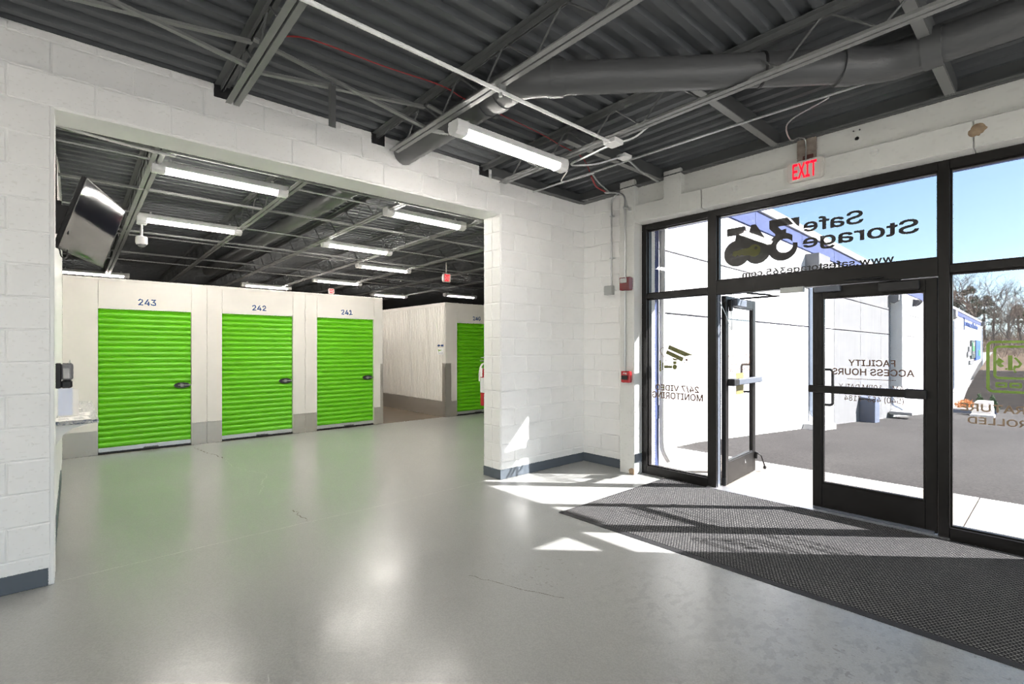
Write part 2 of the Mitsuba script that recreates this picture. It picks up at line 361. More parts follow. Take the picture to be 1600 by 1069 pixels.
part(wr, 'bare_patch', bx(5.0, 5.2, 1.495, 1.65, FZ1, FZ2 + 0.06), 'mat_bare_concrete', label='bare brown concrete patch above the exit sign')
part(wr, 'rust_hole', cat([bx(4.996, 5.1, 1.515, 1.565, FZ1 + 0.0, FZ1 + 0.08), bx(4.996, 5.1, 1.585, 1.60, FZ1, FZ1 + 0.075)]), 'mat_rust_hole')
star = unary_union([Polygon([(0.43 + r * math.cos(a), 3.10 + r * math.sin(a) * 0.95) for a, r in zip(np.linspace(0, 2 * math.pi, 15)[:-1], (0.06, 0.035, 0.05, 0.03, 0.055, 0.028, 0.045, 0.062, 0.04, 0.03, 0.06, 0.035, 0.05, 0.03))]), Point(0.425, 3.105).buffer(0.042), Point(0.45, 3.085).buffer(0.03)]).buffer(-0.008).buffer(0.008)
part(wr, 'broken_spot', basis(ext(star, 0.003), (4.949, 0, 0), (0, 1, 0), (0, 0, 1), (1, 0, 0)), 'mat_broken', label='broken brown spot in the concrete beam')
for y, z in ((2.2, 3.10), (1.05, 3.12)):
    part(wr, 'filled_anchor_hole', basis(lathe([(0.03, 0), (0.027, 0.005), (0.014, 0.003), (0, 0.003)], n=12), (4.951, y, z), (0, 1, 0), (0, 0, 1), (-1, 0, 0)), 'mat_fascia')
part(wr, 'hole_shade', cat([basis(lathe([(0.016, 0), (0, 0.001)], n=10), (5.029, 1.19, 3.30), (0, 1, 0), (0, 0, 1), (-1, 0, 0)),
                      basis(lathe([(0.007, 0), (0, 0.001)], n=8), (5.029, 1.215, 3.37), (0, 1, 0), (0, 0, 1), (-1, 0, 0)), basis(lathe([(0.007, 0), (0, 0.001)], n=8), (5.029, 1.17, 3.37), (0, 1, 0), (0, 0, 1), (-1, 0, 0))]), 'mat_black')  # flat black discs painted for the darkness inside small holes
part(wr, 'solid_wall', bx(5.0, 5.40, -4.0, -0.20, 0, FZ0), 'mat_fascia')
part(wr, 'edge_beam', cat([bx(4.94, 5.40, -4.0, WA0, 3.415, 3.425), bx(4.99, 5.40, -4.0, WA0, 3.41, 3.62)]), 'mat_steel')

bb = struct('baseboard_back', 'grey rubber base strip along the block wall')
part(bb, 'strip', cbx(-1.1, OX0 - 0.012, WA0 - 0.012, WA0 + 0.002, 0.001, 0.112, 0.003), 'mat_baseboard')
part(bb, 'strip', cbx(3.632, 5.09, WA0 - 0.012, WA0 + 0.002, 0.001, 0.112, 0.003), 'mat_baseboard')
part(bb, 'strip', cbx(3.626, 3.644, WA0 - 0.012, WA1, 0.001, 0.112, 0.003), 'mat_baseboard')
br = struct('baseboard_right', 'grey rubber base strip on the short block wall beside the shop front')
part(br, 'strip', cbx(5.082, 5.10, 3.595, WA0 - 0.012, 0.001, 0.112, 0.003), 'mat_baseboard')
part(br, 'strip', cbx(4.965, 5.10, 3.376, 3.39, 0.14, 0.245, 0.003), 'mat_baseboard')

# ------------------------------------------------------------------ hall walls
wl = struct('wall_left', 'white side wall of the hall behind the counter')
part(wl, 'panel', prism([(WA1, 0), (9.0, 0), (9.0, 3.66), (8.7, 3.66), (6.74, 3.36), (5.0, 3.015), (WA1, 2.93)], 'x', -0.205, -0.105), 'mat_white_trim')
bl = struct('baseboard_left', 'grey base strip at the foot of the hall side wall')
part(bl, 'strip', cbx(-0.106, -0.094, WA1, 7.6, 0.001, 0.112, 0.003), 'mat_baseboard')
wf = struct('wall_front', 'unseen wall behind the camera, opened for the added glazing')
YF = -2.6  # guessed depth, set close so the added glazing lights the room more
part(wf, 'panel', cat([bx(-4.1, -3.6, YF - 0.1, YF, 0, 3.6), bx(4.6, 5.4, YF - 0.1, YF, 0, 3.6), bx(-3.6, 4.6, YF - 0.1, YF, 3.0, 3.6), bx(-3.6, 4.6, YF - 0.1, YF, 0, 0.1)]), 'mat_fascia')
fc = struct('added_forecourt', 'added unseen concrete apron behind the camera, bouncing sunlight in')  # invented slab, added to bounce sun through the glazing
part(fc, 'slab', bx(-16, 5.1, -22, YF - 0.12, -0.2, -0.02), 'mat_sidewalk_edge')
w4 = struct('added_window_4', 'added unseen glazed front behind the camera, letting daylight in')  # invented glazing, added to brighten the front room with daylight
part(w4, 'mullion', cat([bx(x - 0.03, x + 0.03, YF - 0.1, YF, 0.1, 3.0) for x in (-3.57, -1.9, -0.3, 1.3, 2.9, 4.57)] + [bx(-3.6, 4.6, YF - 0.1, YF, a, a + 0.06) for a in (0.1, 2.94)]), 'mat_frame')
part(w4, 'pane', tm([(-3.6, YF - 0.05, 0.1), (4.6, YF - 0.05, 0.1), (4.6, YF - 0.05, 3.0), (-3.6, YF - 0.05, 3.0)], [(0, 1, 2), (0, 2, 3)]), 'mat_glass')
wo = struct('wall_outer', 'plain outer walls of the hall and the front room, out of sight')
part(wo, 'panel', cat([bx(-4.1, -4.0, -4.1, 40, 0, 3.6)]), 'mat_fascia')
part(wo, 'hall_panel', bx(24, 24.1, 4.2, 40.1, 0, 3.6), 'mat_fascia')
# the hall's outer wall on the entrance side; a service door in it leaves a thin upright gap of daylight
D = np.array([1.0, 0.031, 0]); D /= np.linalg.norm(D); NB = np.array([-D[1], D[0], 0])    # along the long white wing, and inward
B0 = np.array([7.536, 4.061, 0.0])
def fb(m): return basis(m, B0, D, NB, Z_)     # m in (along s, depth into the wall, z)
part(wo, 'hall_panel', fb(cat([bx(-2.2, -1.388, 0.10, 0.2, -0.1, 3.6), bx(-1.366, 17, 0.10, 0.2, -0.1, 3.6), bx(-1.40, -1.35, 0.10, 0.2, 1.95, 3.6)])), 'mat_fascia')
part(wo, 'far_wall', bx(-4.1, 24.1, 40, 40.1, 0, 3.6), 'mat_fascia')

# ------------------------------------------------------------------ ceiling: ribbed deck sheets
def deck(u0, u1, w0, w1, ribs_along='x', pitch=0.152, h=0.038, z=3.502, sl=True):
    """ribs along u from u0 to u1, across w from w0 to w1"""
    prof = []; w = w0
    while w < w1 - 1e-6:
        prof += [(w, 0), (w + 0.050, 0), (w + 0.064, h), (w + pitch - 0.014, h)]; w += pitch
    prof.append((w, 0)); v = []
    for u in (u0, u1):
        for a, hh in prof:
            x, y = (u, a) if ribs_along == 'x' else (a, u)
            v.append((x, y, z + hh + (slope(y) if sl else 0)))
    k = len(prof); f = []
    for i in range(k - 1): f += [(i, i + 1, i + 1 + k), (i, i + 1 + k, i + k)]
    return tm(v, f)
ce = struct('ceiling', 'dark grey painted ribbed steel roof deck on open joists')
for (a, b) in ((-4.0, -0.42), (-0.42, 0.85), (0.85, 2.12), (2.12, 3.42)):
    for k in range(9):
        y1 = 4.30 - k * 0.912
        part(ce, 'deck_sheet', deck(a - 0.03, b + 0.03, y1 - 0.912, y1, z=3.502 + 0.0008 * (k % 2)), 'mat_deck')
for k in range(2):
    x0 = 3.43 + 0.76 * k
    part(ce, 'deck_sheet', deck(-4.0, 4.3, x0, x0 + 0.76, 'y', z=3.53, sl=False), 'mat_deck')
part(ce, 'deck_sheet', deck(-4.0, 4.3, 4.95, 5.2, 'y', z=3.53, sl=False), 'mat_deck')
for (a, b) in ((-4.0, 0.55), (0.55, 1.7), (1.7, 2.85), (2.85, 4.0), (4.0, 5.15), (5.15, 6.3), (6.3, 7.45), (7.45, 24.0)):
    for k in range(7):
        y0 = 4.56 + k * 2.585
        part(ce, 'deck_sheet', deck(a - 0.03, b + 0.03, y0, y0 + 2.585, z=3.49 + 0.0008 * (k % 2)), 'mat_deck')
part(ce, 'deck_sheet', deck(-4.0, 24, 22.65, 40, z=3.49), 'mat_deck')
part(ce, 'roof_board', bx(-4.2, 5.9, -4.2, 4.55, 3.68, 3.75), 'mat_steel')
part(ce, 'roof_board', bx(-4.2, 24.2, 4.55, 40.2, 3.62, 3.75), 'mat_steel')
# ------------------------------------------------------------------ joists and beams
def angle_pair(x, y0, y1, zb, leg=0.038, th=0.005, gap=0.013, up=True):
    """two steel angles back to back along y; their flat legs at zb, following the roof's slope"""
    ms = []
    for s in (-1, 1):
        a, b = x + s * gap / 2, x + s * (gap / 2 + leg)
        vz = (zb, zb + leg) if up else (zb - leg, zb)
        for (xa, xb, za, zb2) in ((a, b, zb, zb + th) if up else (a, b, zb - th, zb), (a, a + s * th, vz[0], vz[1])):
            m = bx(xa, xb, y0, y1, za, zb2); v = m.vertices.copy(); v[:, 2] += slope(v[:, 1]); m.vertices = v; ms.append(m)
    return cat(ms)
def joist(x, y0, y1, zbot, ztop, label, phase=0.0, pitch=0.52, ext0=0.32, group='roof joists', hall=False):
    k = thing('roof_joist', label, 'joist', group)
    ms_ = 'mat_steel'
    part(k, 'top_chord', angle_pair(x, y0, y1, ztop, leg=0.044, up=False), ms_)
    part(k, 'bottom_chord', angle_pair(x, y0 + (0.35 if hall else 0), y1 - ext0, zbot), 'mat_steel_light')
    y = y1 - ext0 - 0.1 - phase
    i = 0
    while y - pitch > y0 + 0.3:
        za, zb_ = zbot + 0.02, ztop - 0.03
        part(k, 'web_rod', tube([(x, y, za + slope(y)), (x, y - pitch * 0.42, zb_ + slope(y)), (x, y - pitch * 0.5, zb_ + slope(y)), (x, y - pitch, za + slope(y))], 0.0075, 6), ms_)
        y -= pitch; i += 1
    return k
ZB, ZT = 3.235, 3.500
joist(-0.42, -4.0, 4.27, ZB, ZT, 'steel roof joist at the far left edge, above the block wall')
joist(0.85, -4.0, 4.27, ZB, ZT, 'steel roof joist nearest the left, ending in the block wall above the opening')
joist(2.12, -4.0, 4.27, ZB, ZT, 'steel roof joist running beside the dark drain pipe', phase=0.12)
joist(3.38, -4.0, 4.27, ZB, ZT, 'steel roof joist at the end of the lamp, crossed by the drain pipe', phase=0.05)
HZB = 3.17
for i, (x, l) in enumerate(((0.55, 'steel roof joist of the hall behind the television'), (1.72, 'steel roof joist of the hall over units 242 and 243'),
                            (2.85, 'steel roof joist of the hall at the left ends of the middle lamps'), (4.0, 'steel roof joist of the hall at the right ends of the middle lamps'),
                            (5.15, 'steel roof joist of the hall nearest the hanging exit sign'), (6.3, 'far steel roof joist of the hall seen above unit 240'), (7.45, 'farthest steel roof joist of the hall, right of the others'))):
    joist(x, WA1 + 0.01, 19.9, HZB, 3.485, l, pitch=0.6, ext0=0.2, group='roof joists of the hall', hall=True)
def outrigger(y, label, x0=3.40, x1=4.99):
    k = thing('outrigger_beam', label, 'beam', 'short beams between the last joist and the shop front')
    part(k, 'web', bx(x0, x1, y - 0.008, y, 3.415, 3.535), 'mat_steel')
    part(k, 'flange', cat([bx(x0, x1, y, y + 0.06, 3.415, 3.423), bx(x0, x1, y, y + 0.06, 3.527, 3.535)]), 'mat_steel_light')
    return k
outrigger(0.55, 'short steel channel beam at the right, passing behind the drain pipe')
outrigger(1.80, 'short steel channel beam above the exit sign')
outrigger(3.05, 'short steel channel beam nearest the corner of the block walls')
def bar(name, a, b, w, th, mat, label, category, group=None):
    a, b = np.array(a, float), np.array(b, float); L = np.linalg.norm(b - a); ex = (b - a) / L
    ey = np.cross(Z_, ex); ey /= np.linalg.norm(ey); ez = np.cross(ex, ey)
    m = cat([bx(0, L, -w / 2, w / 2, 0, th), bx(0, L, w / 2 - th, w / 2, 0, w)])
    return one(name, basis(m, a, ex, ey, ez), mat, label, category, group)
G = 'cross bracing bars between the joists'
for xa, xb, t in ((-0.42, 0.85, 'left of the first joist'), (0.85, 2.12, 'between the left joist and the drain pipe joist'), (2.12, 3.38, 'behind the lamp')):
    bar('bracing_bar', (xa, 3.43, 3.25), (xb, 3.43, 3.43), 0.034, 0.004, 'mat_steel_light', f'steel bracing bar {t}, rising to the right', 'brace', G)
    bar('bracing_bar', (xa, 3.40, 3.44), (xb, 3.40, 3.25), 0.034, 0.004, 'mat_steel_light', f'steel bracing bar {t}, falling to the right', 'brace', G)
k = thing('hanger_bracket', 'dark steel angle hanging from the crossing of two bracing bars above the opening', 'bracket')
scene[k] = mikit.ply(cat([bx(1.325, 1.375, 3.395, 3.40, 3.04, 3.33), bx(1.325, 1.33, 3.36, 3.40, 3.04, 3.33)]), 'mat_steel')

# ------------------------------------------------------------------ drain pipe
k = thing('drain_pipe', 'thick dark grey drain pipe under the roof deck, bending twice', 'pipe')
PZ, PR = 3.385, 0.108
p0, p1, p2, p3 = (2.40, 4.30), (2.36, 2.55), (4.03, 0.80), (4.03, -4.0)
def pt(q): return np.array([q[0], q[1], PZ])
def seg(a, b, t0, t1): a, b = pt(a), pt(b); L = np.linalg.norm(b - a); return [a + (b - a) / L * t0, b - (b - a) / L * t1]
part(k, 'straight_pipe', tube(seg(p0, p1, -0.02, 0.28), PR, 28), 'mat_pipe', smooth=40)
part(k, 'straight_pipe', tube(seg(p1, p2, 0.24, 0.24), PR, 28), 'mat_pipe', smooth=40)
part(k, 'straight_pipe', tube(seg(p2, p3, 0.28, 0), PR, 28), 'mat_pipe', smooth=40)
for a, b, c in ((p0, p1, p2), (p1, p2, p3)):
    A, B, C = pt(a), pt(b), pt(c); u, w = (A - B) / np.linalg.norm(A - B), (C - B) / np.linalg.norm(C - B)
    pth = fillet([B + u * 0.26, B, B + w * 0.26], 0.24, 10)
    part(k, 'elbow', tube(pth, PR + 0.008, 28), 'mat_pipe', smooth=40)
    part(k, 'socket', tube([B + u * 0.20, B + u * 0.30], PR + 0.015, 28), 'mat_pipe', smooth=40)
    part(k, 'socket', tube([B + w * 0.20, B + w * 0.30], PR + 0.015, 28), 'mat_pipe', smooth=40)
part(k, 'clamp', tube([pt((2.362, 2.93)), pt((2.361, 2.97))], PR + 0.008, 28), 'mat_pipe', smooth=40)
part(k, 'clamp_lug', cbx(2.44, 2.48, 2.93, 2.97, 3.29, 3.33, 0.003), 'mat_pipe')
mid = (np.array(p1) + np.array(p2)) / 2; d = (np.array(p2) - np.array(p1)); d /= np.linalg.norm(d); q = np.array(p1) + d * 1.62
part(k, 'clamp', tube([pt(q), pt(q + d * 0.015)], PR + 0.006, 28), 'mat_black')
k = thing('drain_pipe', 'thick dark drain pipe going on under the hall roof beyond the block wall', 'pipe')
part(k, 'straight_pipe', tube([(2.40, WA1 - 0.01, 3.36), (2.30, 13, 3.255)], PR, 20), 'mat_pipe', smooth=40)

# ------------------------------------------------------------------ conduits, boxes, wires
def conduit(pts, r, label, mat='mat_conduit', group=None, name='conduit', category='conduit', n=8):
    return one(name, tube(pts, r, n), mat, label, category, group, smooth=50)
GC = 'electrical conduits under the roof'
k = thing('conduit', 'long pale conduit crossing under the joists towards the square white box', 'conduit', GC)
part(k, 'run', tube([(-1.0, 2.5, 3.215), (0.9, 2.49, 3.215), (2.2, 2.51, 3.215), (3.35, 2.52, 3.215)], 0.0135, 10), 'mat_white_plastic', smooth=50)
part(k, 'clamp', cat([bx(2.11, 2.16, 2.485, 2.535, 3.215, 3.25), tube([(2.135, 2.51, 3.18), (2.135, 2.51, 3.25)], 0.012, 8)]), 'mat_conduit')
one('junction_box', cbx(3.31, 3.43, 2.45, 2.57, 3.195, 3.235), 'mat_white_plastic', 'square white junction box at the end of the long conduit', 'box', 'junction boxes under the roof')
one('junction_box', cbx(3.86, 3.97, 2.74, 2.84, 3.30, 3.335), 'mat_white_plastic', 'smaller pale junction box near the corner, on the short beam', 'box', 'junction boxes under the roof')
conduit([(4.12, 4.24, 3.37), (4.12, 2.0, 3.36), (4.16, 0.9, 3.36), (4.16, -3.0, 3.37)], 0.0115, 'long pale conduit running towards the camera above the exit sign', group=GC)
conduit([(3.45, 2.45, 3.29), (3.455, 1.8, 3.30), (3.455, -2.5, 3.33)], 0.0125, 'pale conduit strapped along the joist crossed by the drain pipe', group=GC)
conduit(fillet([(3.96, 2.80, 3.32), (4.5, 2.98, 3.36), (4.93, 3.05, 3.37)], 0.1), 0.0105, 'short pale conduit from the smaller box to the wall beam', group=GC)
conduit(fillet([(3.40, 2.56, 3.22), (3.42, 2.8, 3.21), (3.44, 3.1, 3.205), (3.70, 2.97, 3.24), (3.87, 2.80, 3.31)], 0.12), 0.011, 'pale conduit looping between the two junction boxes', group=GC)
conduit(bez([(3.43, 2.47, 3.225), (3.46, 2.36, 3.24), (3.455, 2.22, 3.285)]), 0.008, 'short pale cable from the square box up to the strapped conduit', 'mat_white_plastic', GC)
conduit(bez([(3.40, 3.05, 3.13), (3.62, 3.32, 3.15), (3.95, 3.40, 3.28), (4.12, 3.32, 3.35)]), 0.006, 'thin white cable from the lamp end to the corner conduits', 'mat_white_plastic', GC)
conduit(bez([(4.14, 3.36, 3.36), (4.42, 3.50, 3.37), (4.7, 3.62, 3.39), (4.95, 3.74, 3.42)]), 0.009, 'pale conduit leading from the ceiling to the corner of the wall', group=GC)
conduit(bez([(4.15, 3.38, 3.34), (4.45, 3.55, 3.34), (4.72, 3.64, 3.36)]), 0.010, 'short red jacketed cable beside the corner conduit', 'mat_red_wire', GC, 'cable', 'cable')
conduit(bez([(4.16, 1.16, 3.345), (4.5, 1.55, 3.40), (4.75, 1.62, 3.345), (4.90, 1.60, 3.40), (4.985, 1.575, 3.385), (4.985, 1.572, 3.19)]), 0.006, 'thin grey cable sagging down to the exit sign', 'mat_conduit', GC, 'cable', 'cable')
conduit(bez([(0.98, 2.6, 3.42), (0.9, 2.95, 3.33), (0.86, 3.05, 3.30), (1.1, 3.14, 3.43), (1.6, 3.12, 3.44), (2.05, 3.10, 3.46), (2.3, 3.1, 3.43), (2.75, 3.14, 3.45), (3.2, 3.15, 3.43), (3.45, 3.18, 3.42), (3.9, 3.3, 3.46), (4.14, 3.38, 3.37)], 6), 0.0045, 'thin red fire alarm wire strung across the joists', 'mat_red_wire', GC, 'cable', 'cable', 6)
# corner conduits on the short block wall
k = thing('conduit', 'grey conduit bent down from the ceiling along the block wall to the grey box', 'conduit', 'conduits in the corner')
part(k, 'run', tube(fillet([(5.06, 3.795, 2.26), (5.06, 3.795, 3.37), (5.04, 3.66, 3.43)], 0.10), 0.0105, 10), 'mat_conduit', smooth=50)
for z in (2.62, 3.15): part(k, 'strap', cbx(5.05, 5.095, 3.765, 3.825, z, z + 0.018), 'mat_conduit')
one('wall_box', cbx(5.03, 5.095, 3.775, 3.895, 2.17, 2.285), 'mat_grey_metal', 'small grey metal box on the block wall at the end of the conduit', 'box')
k = thing('conduit', 'thicker grey conduit coming down the post to the red alarm', 'conduit', 'conduits in the corner')
part(k, 'run', tube(fillet([(4.93, 3.80, 3.43), (4.93, 3.62, 3.39), (4.93, 3.50, 3.32), (4.925, 3.50, 1.2)], 0.09), 0.0125, 10), 'mat_conduit', smooth=50)
part(k, 'strap', cat([cbx(4.915, 4.955, 3.465, 3.53, 3.17, 3.195), cbx(4.91, 4.95, 3.42, 3.45, 3.13, 3.17)]), 'mat_conduit')
k = thing('alarm_horn', 'dark red fire alarm horn high on the post', 'fire alarm')
part(k, 'body', cbx(4.86, 4.945, 3.40, 3.535, 2.185, 2.335, 0.008), 'mat_red')
part(k, 'lens', cbx(4.853, 4.862, 3.43, 3.52, 2.27, 2.325, 0.003), 'mat_grey_metal')
k = thing('pull_station', 'red fire alarm pull station lower on the post', 'fire alarm')
part(k, 'body', cbx(4.89, 4.945, 3.41, 3.535, 1.09, 1.225, 0.008), 'mat_red_ext')
part(k, 'handle', cbx(4.872, 4.892, 3.435, 3.515, 1.125, 1.175, 0.004), 'mat_black')
part(k, 'lettering', basis(text('FIRE', 0.02, 0.001, True, 0.05), (4.889, 3.497, 1.188), (0, -1, 0), Z_, (-1, 0, 0)), 'mat_white_plastic')

# ------------------------------------------------------------------ lamps
def lamp(x, y, zb, label, L=1.20, group='strip lamps', cable=None):
    k = thing('strip_lamp', label, 'lamp', group)
    h = L / 2
    part(k, 'housing', prism([(y - 0.068, zb + 0.043), (y + 0.068, zb + 0.043), (y + 0.068, zb + 0.055), (y + 0.055, zb + 0.098), (y - 0.055, zb + 0.098), (y - 0.068, zb + 0.055)], 'x', x - h + 0.02, x + h - 0.02), 'mat_white_plastic')
    part(k, 'diffuser', prism([(y - 0.046, zb + 0.044), (y - 0.040, zb + 0.016), (y - 0.026, zb + 0.003), (y, zb), (y + 0.026, zb + 0.003), (y + 0.040, zb + 0.016), (y + 0.046, zb + 0.044)][::-1], 'x', x - h + 0.095, x + h - 0.095), 'mat_white_plastic', emit=LAMP)
    for s in (-1, 1):
        a, b = sorted((x + s * h, x + s * (h - 0.1)))
        m = prism([(y - 0.068, zb + 0.055), (y - 0.056, zb + 0.014), (y - 0.03, zb - 0.003), (y + 0.03, zb - 0.003), (y + 0.056, zb + 0.014), (y + 0.068, zb + 0.055), (y + 0.06, zb + 0.1), (y - 0.06, zb + 0.1)][::-1], 'x', a, b)
        part(k, 'end_cap', m, 'mat_white_plastic')
    part(k, 'hanger', cat([bx(x - h + 0.13, x - h + 0.15, y - 0.01, y + 0.01, zb + 0.09, zb + 0.14), bx(x + h - 0.15, x + h - 0.13, y - 0.01, y + 0.01, zb + 0.09, zb + 0.14)]), 'mat_conduit')
    return k
lamp(2.755, 3.07, 3.115, 'white strip lamp under the roof of the front room, lit', 1.23)
for x, y, l in ((-2.5, 3.07, 'level with the lamp in view'), (2.755, -1.1, 'right of the camera'), (0.2, -1.1, 'just behind the camera'), (-2.3, -1.1, 'behind the camera at the left'), (-3.1, 0.62, 'left of the camera')):  # guessed lamps, added outside the view to raise the front room light
    lamp(x, y, 3.125, 'added unseen strip lamp brightening the front room, ' + l, 1.23)
def hz(y): return 3.108 + 0.012 * (4.2 - y)
for x, y, l in ((1.11, 5.48, 'lit strip lamp nearest the television, upper left in the opening'), (3.38, 5.43, 'lit strip lamp at the top right of the opening'),
                (1.17, 7.63, 'lit strip lamp above the small dome camera'), (3.45, 7.62, 'lit strip lamp below the top right lamp of the opening'),
                (4.66, 9.08, 'lit strip lamp left of the hanging exit sign'), (4.70, 11.5, 'lit strip lamp over unit 241, second from the corridor'),
                (6.96, 13.25, 'lit strip lamp far down over the corridor'), (3.64, 13.35, 'lit strip lamp just above the top of unit 242'),
                (0.33, 13.4, 'lit strip lamp just above the top of unit 243, under the television'), (10.6 - 1.9, 12.1, 'lit strip lamp just above unit 240'),
                (5.75, 5.43, 'lit strip lamp of the hall hidden by the block wall') ):
    lamp(x, y, hz(y), l, 1.16, 'strip lamps of the hall')
for y, x1 in ((5.46, 8.0), (7.63, 8.0), (9.08, 8.0), (11.5, 8.0)):
    conduit([(-0.6, y + 0.02, hz(y) + 0.11), (x1, y + 0.02, hz(y) + 0.11)], 0.011, {5.46: 'pale conduit joining the nearest row of hall lamps', 7.63: 'pale conduit joining the second row of hall lamps', 9.08: 'pale conduit joining the third row of hall lamps', 11.5: 'pale conduit joining the far row of hall lamps'}[y], group='conduits of the hall')
for y, l in ((5.05, 'first'), (6.35, 'second'), (8.6, 'third'), (10.4, 'fourth')):
    bar('bracing_bar', (-0.6, y, 3.165 + slope(y)), (8.5, y, 3.165 + slope(y)), 0.03, 0.004, 'mat_steel_light', f'long flat bracing bar under the hall joists, {l} from the block wall', 'brace', 'bracing bars of the hall')
# ------------------------------------------------------------------ shop front
FD0, FD1, GX = XB, XB + 0.115, XB + 0.055
def member(parent, name, y0, y1, z0, z1, label=None):
    return part(parent, name, cbx(FD0, FD1, y0, y1, z0, z1, 0.003), 'mat_frame', label=label)
def stops(parent, y0, y1, z0, z1, w=0.012):
    ms = [cbx(GX - 0.022, GX + 0.022, y0, y0 + w, z0, z1, 0.002), cbx(GX - 0.022, GX + 0.022, y1 - w, y1, z0, z1, 0.002),
          cbx(GX - 0.022, GX + 0.022, y0, y1, z0, z0 + w, 0.002), cbx(GX - 0.022, GX + 0.022, y0, y1, z1 - w, z1, 0.002)]
    part(parent, 'glazing_bead', cat(ms), 'mat_frame')
def pane(parent, y0, y1, z0, z1):
    m = tm([(GX, y0, z0), (GX, y1, z0), (GX, y1, z1), (GX, y0, z1)], [(0, 1, 2), (0, 2, 3)])
    part(parent, 'pane', m, 'mat_glass')
def glazed(parent, y0, y1, z0, z1): stops(parent, y0, y1, z0, z1); pane(parent, y0 + 0.004, y1 - 0.004, z0 + 0.004, z1 - 0.004)
HZ0, HZ1 = 2.905, 2.977
def decal(parent, name, mesh2d, mat, y, z, label=None, smooth=False):
    """flat vinyl on the outside of the glass, to be read from outside: x runs to +y"""
    return part(parent, name, basis(mesh2d, (GX + 0.001, y, z), (0, 1, 0), (0, 0, 1), (1, 0, 0)), mat, label=label)
w1 = struct('window_1', 'tall window left of the open door, with a camera symbol on it')
member(w1, 'jamb', 3.325, 3.388, 0, HZ1)
member(w1, 'sill', 2.565, 3.325, 0.0, 0.095)
member(w1, 'head', 2.565, 3.325, HZ0, HZ1)
member(w1, 'transom_bar', 2.565, 3.325, 2.085, 2.147)
member(w1, 'mullion', 2.47, 2.565, 0, HZ1)
part(w1, 'mullion_cover', cbx(FD0 + 0.025, FD0 + 0.08, 2.463, 2.471, 0, 2.07, 0.002), 'mat_alu_dull', label='bare metal strip on the side of the mullion')
glazed(w1, 2.565, 3.325, 0.095, 2.085); glazed(w1, 2.565, 3.325, 2.147, HZ0)
def g2(pts): return Polygon([(y, z) for y, z in pts])
# camera symbol, drawn in (y, z)
def rot(poly, a, o): return affinity.rotate(poly, a, origin=o)
body = rot(unary_union([sbox(2.83, 1.425, 3.07, 1.463)]), 0, (2.95, 1.44))
cam = unary_union([Polygon([(3.055, 1.535), (3.075, 1.49), (2.86, 1.405), (2.80, 1.418), (2.77, 1.423)]), Polygon([(3.085, 1.475), (3.10, 1.435), (2.895, 1.345), (2.875, 1.39)]),
                   Polygon([(3.02, 1.385), (3.005, 1.365), (2.965, 1.352), (2.955, 1.372)]), Polygon([(3.005, 1.345), (2.965, 1.345), (2.965, 1.315), (3.005, 1.315)]),
                   Point(2.985, 1.283).buffer(0.028), sbox(3.02, 1.265, 3.12, 1.297), sbox(3.133, 1.245, 3.147, 1.33), sbox(3.163, 1.228, 3.185, 1.355),
                   Polygon([(3.105, 1.50), (3.115, 1.475), (3.108, 1.472), (3.098, 1.497)])])
decal(w1, 'camera_symbol', ext(cam, 0.001), 'mat_vinyl_olive', 0, 0, 'olive security camera symbol on the glass')
lens = LineString([(2.80, 1.40), (2.825, 1.345), (2.865, 1.335), (2.875, 1.375)]).buffer(0.003).union(Point(2.84, 1.365).buffer(0.013))
wire = LineString(bez([(3.115, 1.50), (3.17, 1.475), (3.16, 1.43), (3.10, 1.385), (3.10, 1.34), (3.13, 1.325)])[:, :2] if False else [(3.115, 1.50), (3.15, 1.50), (3.175, 1.475), (3.17, 1.445), (3.13, 1.40), (3.10, 1.375), (3.10, 1.345), (3.125, 1.325)]).buffer(0.003)
decal(w1, 'camera_wire', ext(lens.union(wire), 0.001), 'mat_vinyl_brown', 0, 0)
decal(w1, 'lettering', text('24/7 VIDEO', 0.066, bold=True, width=0.545), 'mat_vinyl_brown', 2.693, 1.004, 'brown lettering 24/7 VIDEO seen from behind')
decal(w1, 'lettering', text('MONITORING', 0.072, bold=True, width=0.635), 'mat_vinyl_brown', 2.648, 0.912, 'brown lettering MONITORING seen from behind')

w2 = struct('window_2', 'wide window over the doors with black lettering and a key sign on it')
member(w2, 'header', 0.67, 2.47, 2.07, 2.215)
member(w2, 'head', 0.67, 2.47, HZ0, HZ1)
glazed(w2, 0.67, 2.47, 2.215, HZ0)
part(w2, 'threshold', prism([(5.05, 0.002), (5.07, 0.014), (5.23, 0.014), (5.25, 0.002)], 'y', 0.60, 2.56), 'mat_alu')
decal(w2, 'lettering', text('Safe', 0.112, bold=True, width=0.475), 'mat_vinyl_black', 1.175, 2.60, 'black word Safe seen from behind')
decal(w2, 'lettering', text('Storage', 0.112, bold=True, width=0.86), 'mat_vinyl_black', 0.795, 2.45, 'black word Storage seen from behind')
decal(w2, 'lettering', text('www.safestorage365.com', 0.058, bold=True, width=1.26), 'mat_vinyl_black', 0.959, 2.228, 'black web address seen from behind')
n3 = unary_union([Polygon([(1.735, 2.69), (1.79, 2.765), (1.955, 2.765), (1.955, 2.69)]), Polygon([(1.955, 2.765), (1.955, 2.68), (1.88, 2.60), (1.80, 2.60), (1.875, 2.69), (1.875, 2.765)]),
                  Polygon([(1.80, 2.66), (1.80, 2.56), (1.90, 2.56), (1.90, 2.64)]), Point(1.835, 2.487).buffer(0.135, 32)]).difference(Polygon(affinity.scale(Point(1.815, 2.495).buffer(0.075, 24), 1.0, 0.9).exterior.coords)).difference(Polygon([(1.60, 2.50), (1.745, 2.515), (1.745, 2.60), (1.60, 2.60)]))
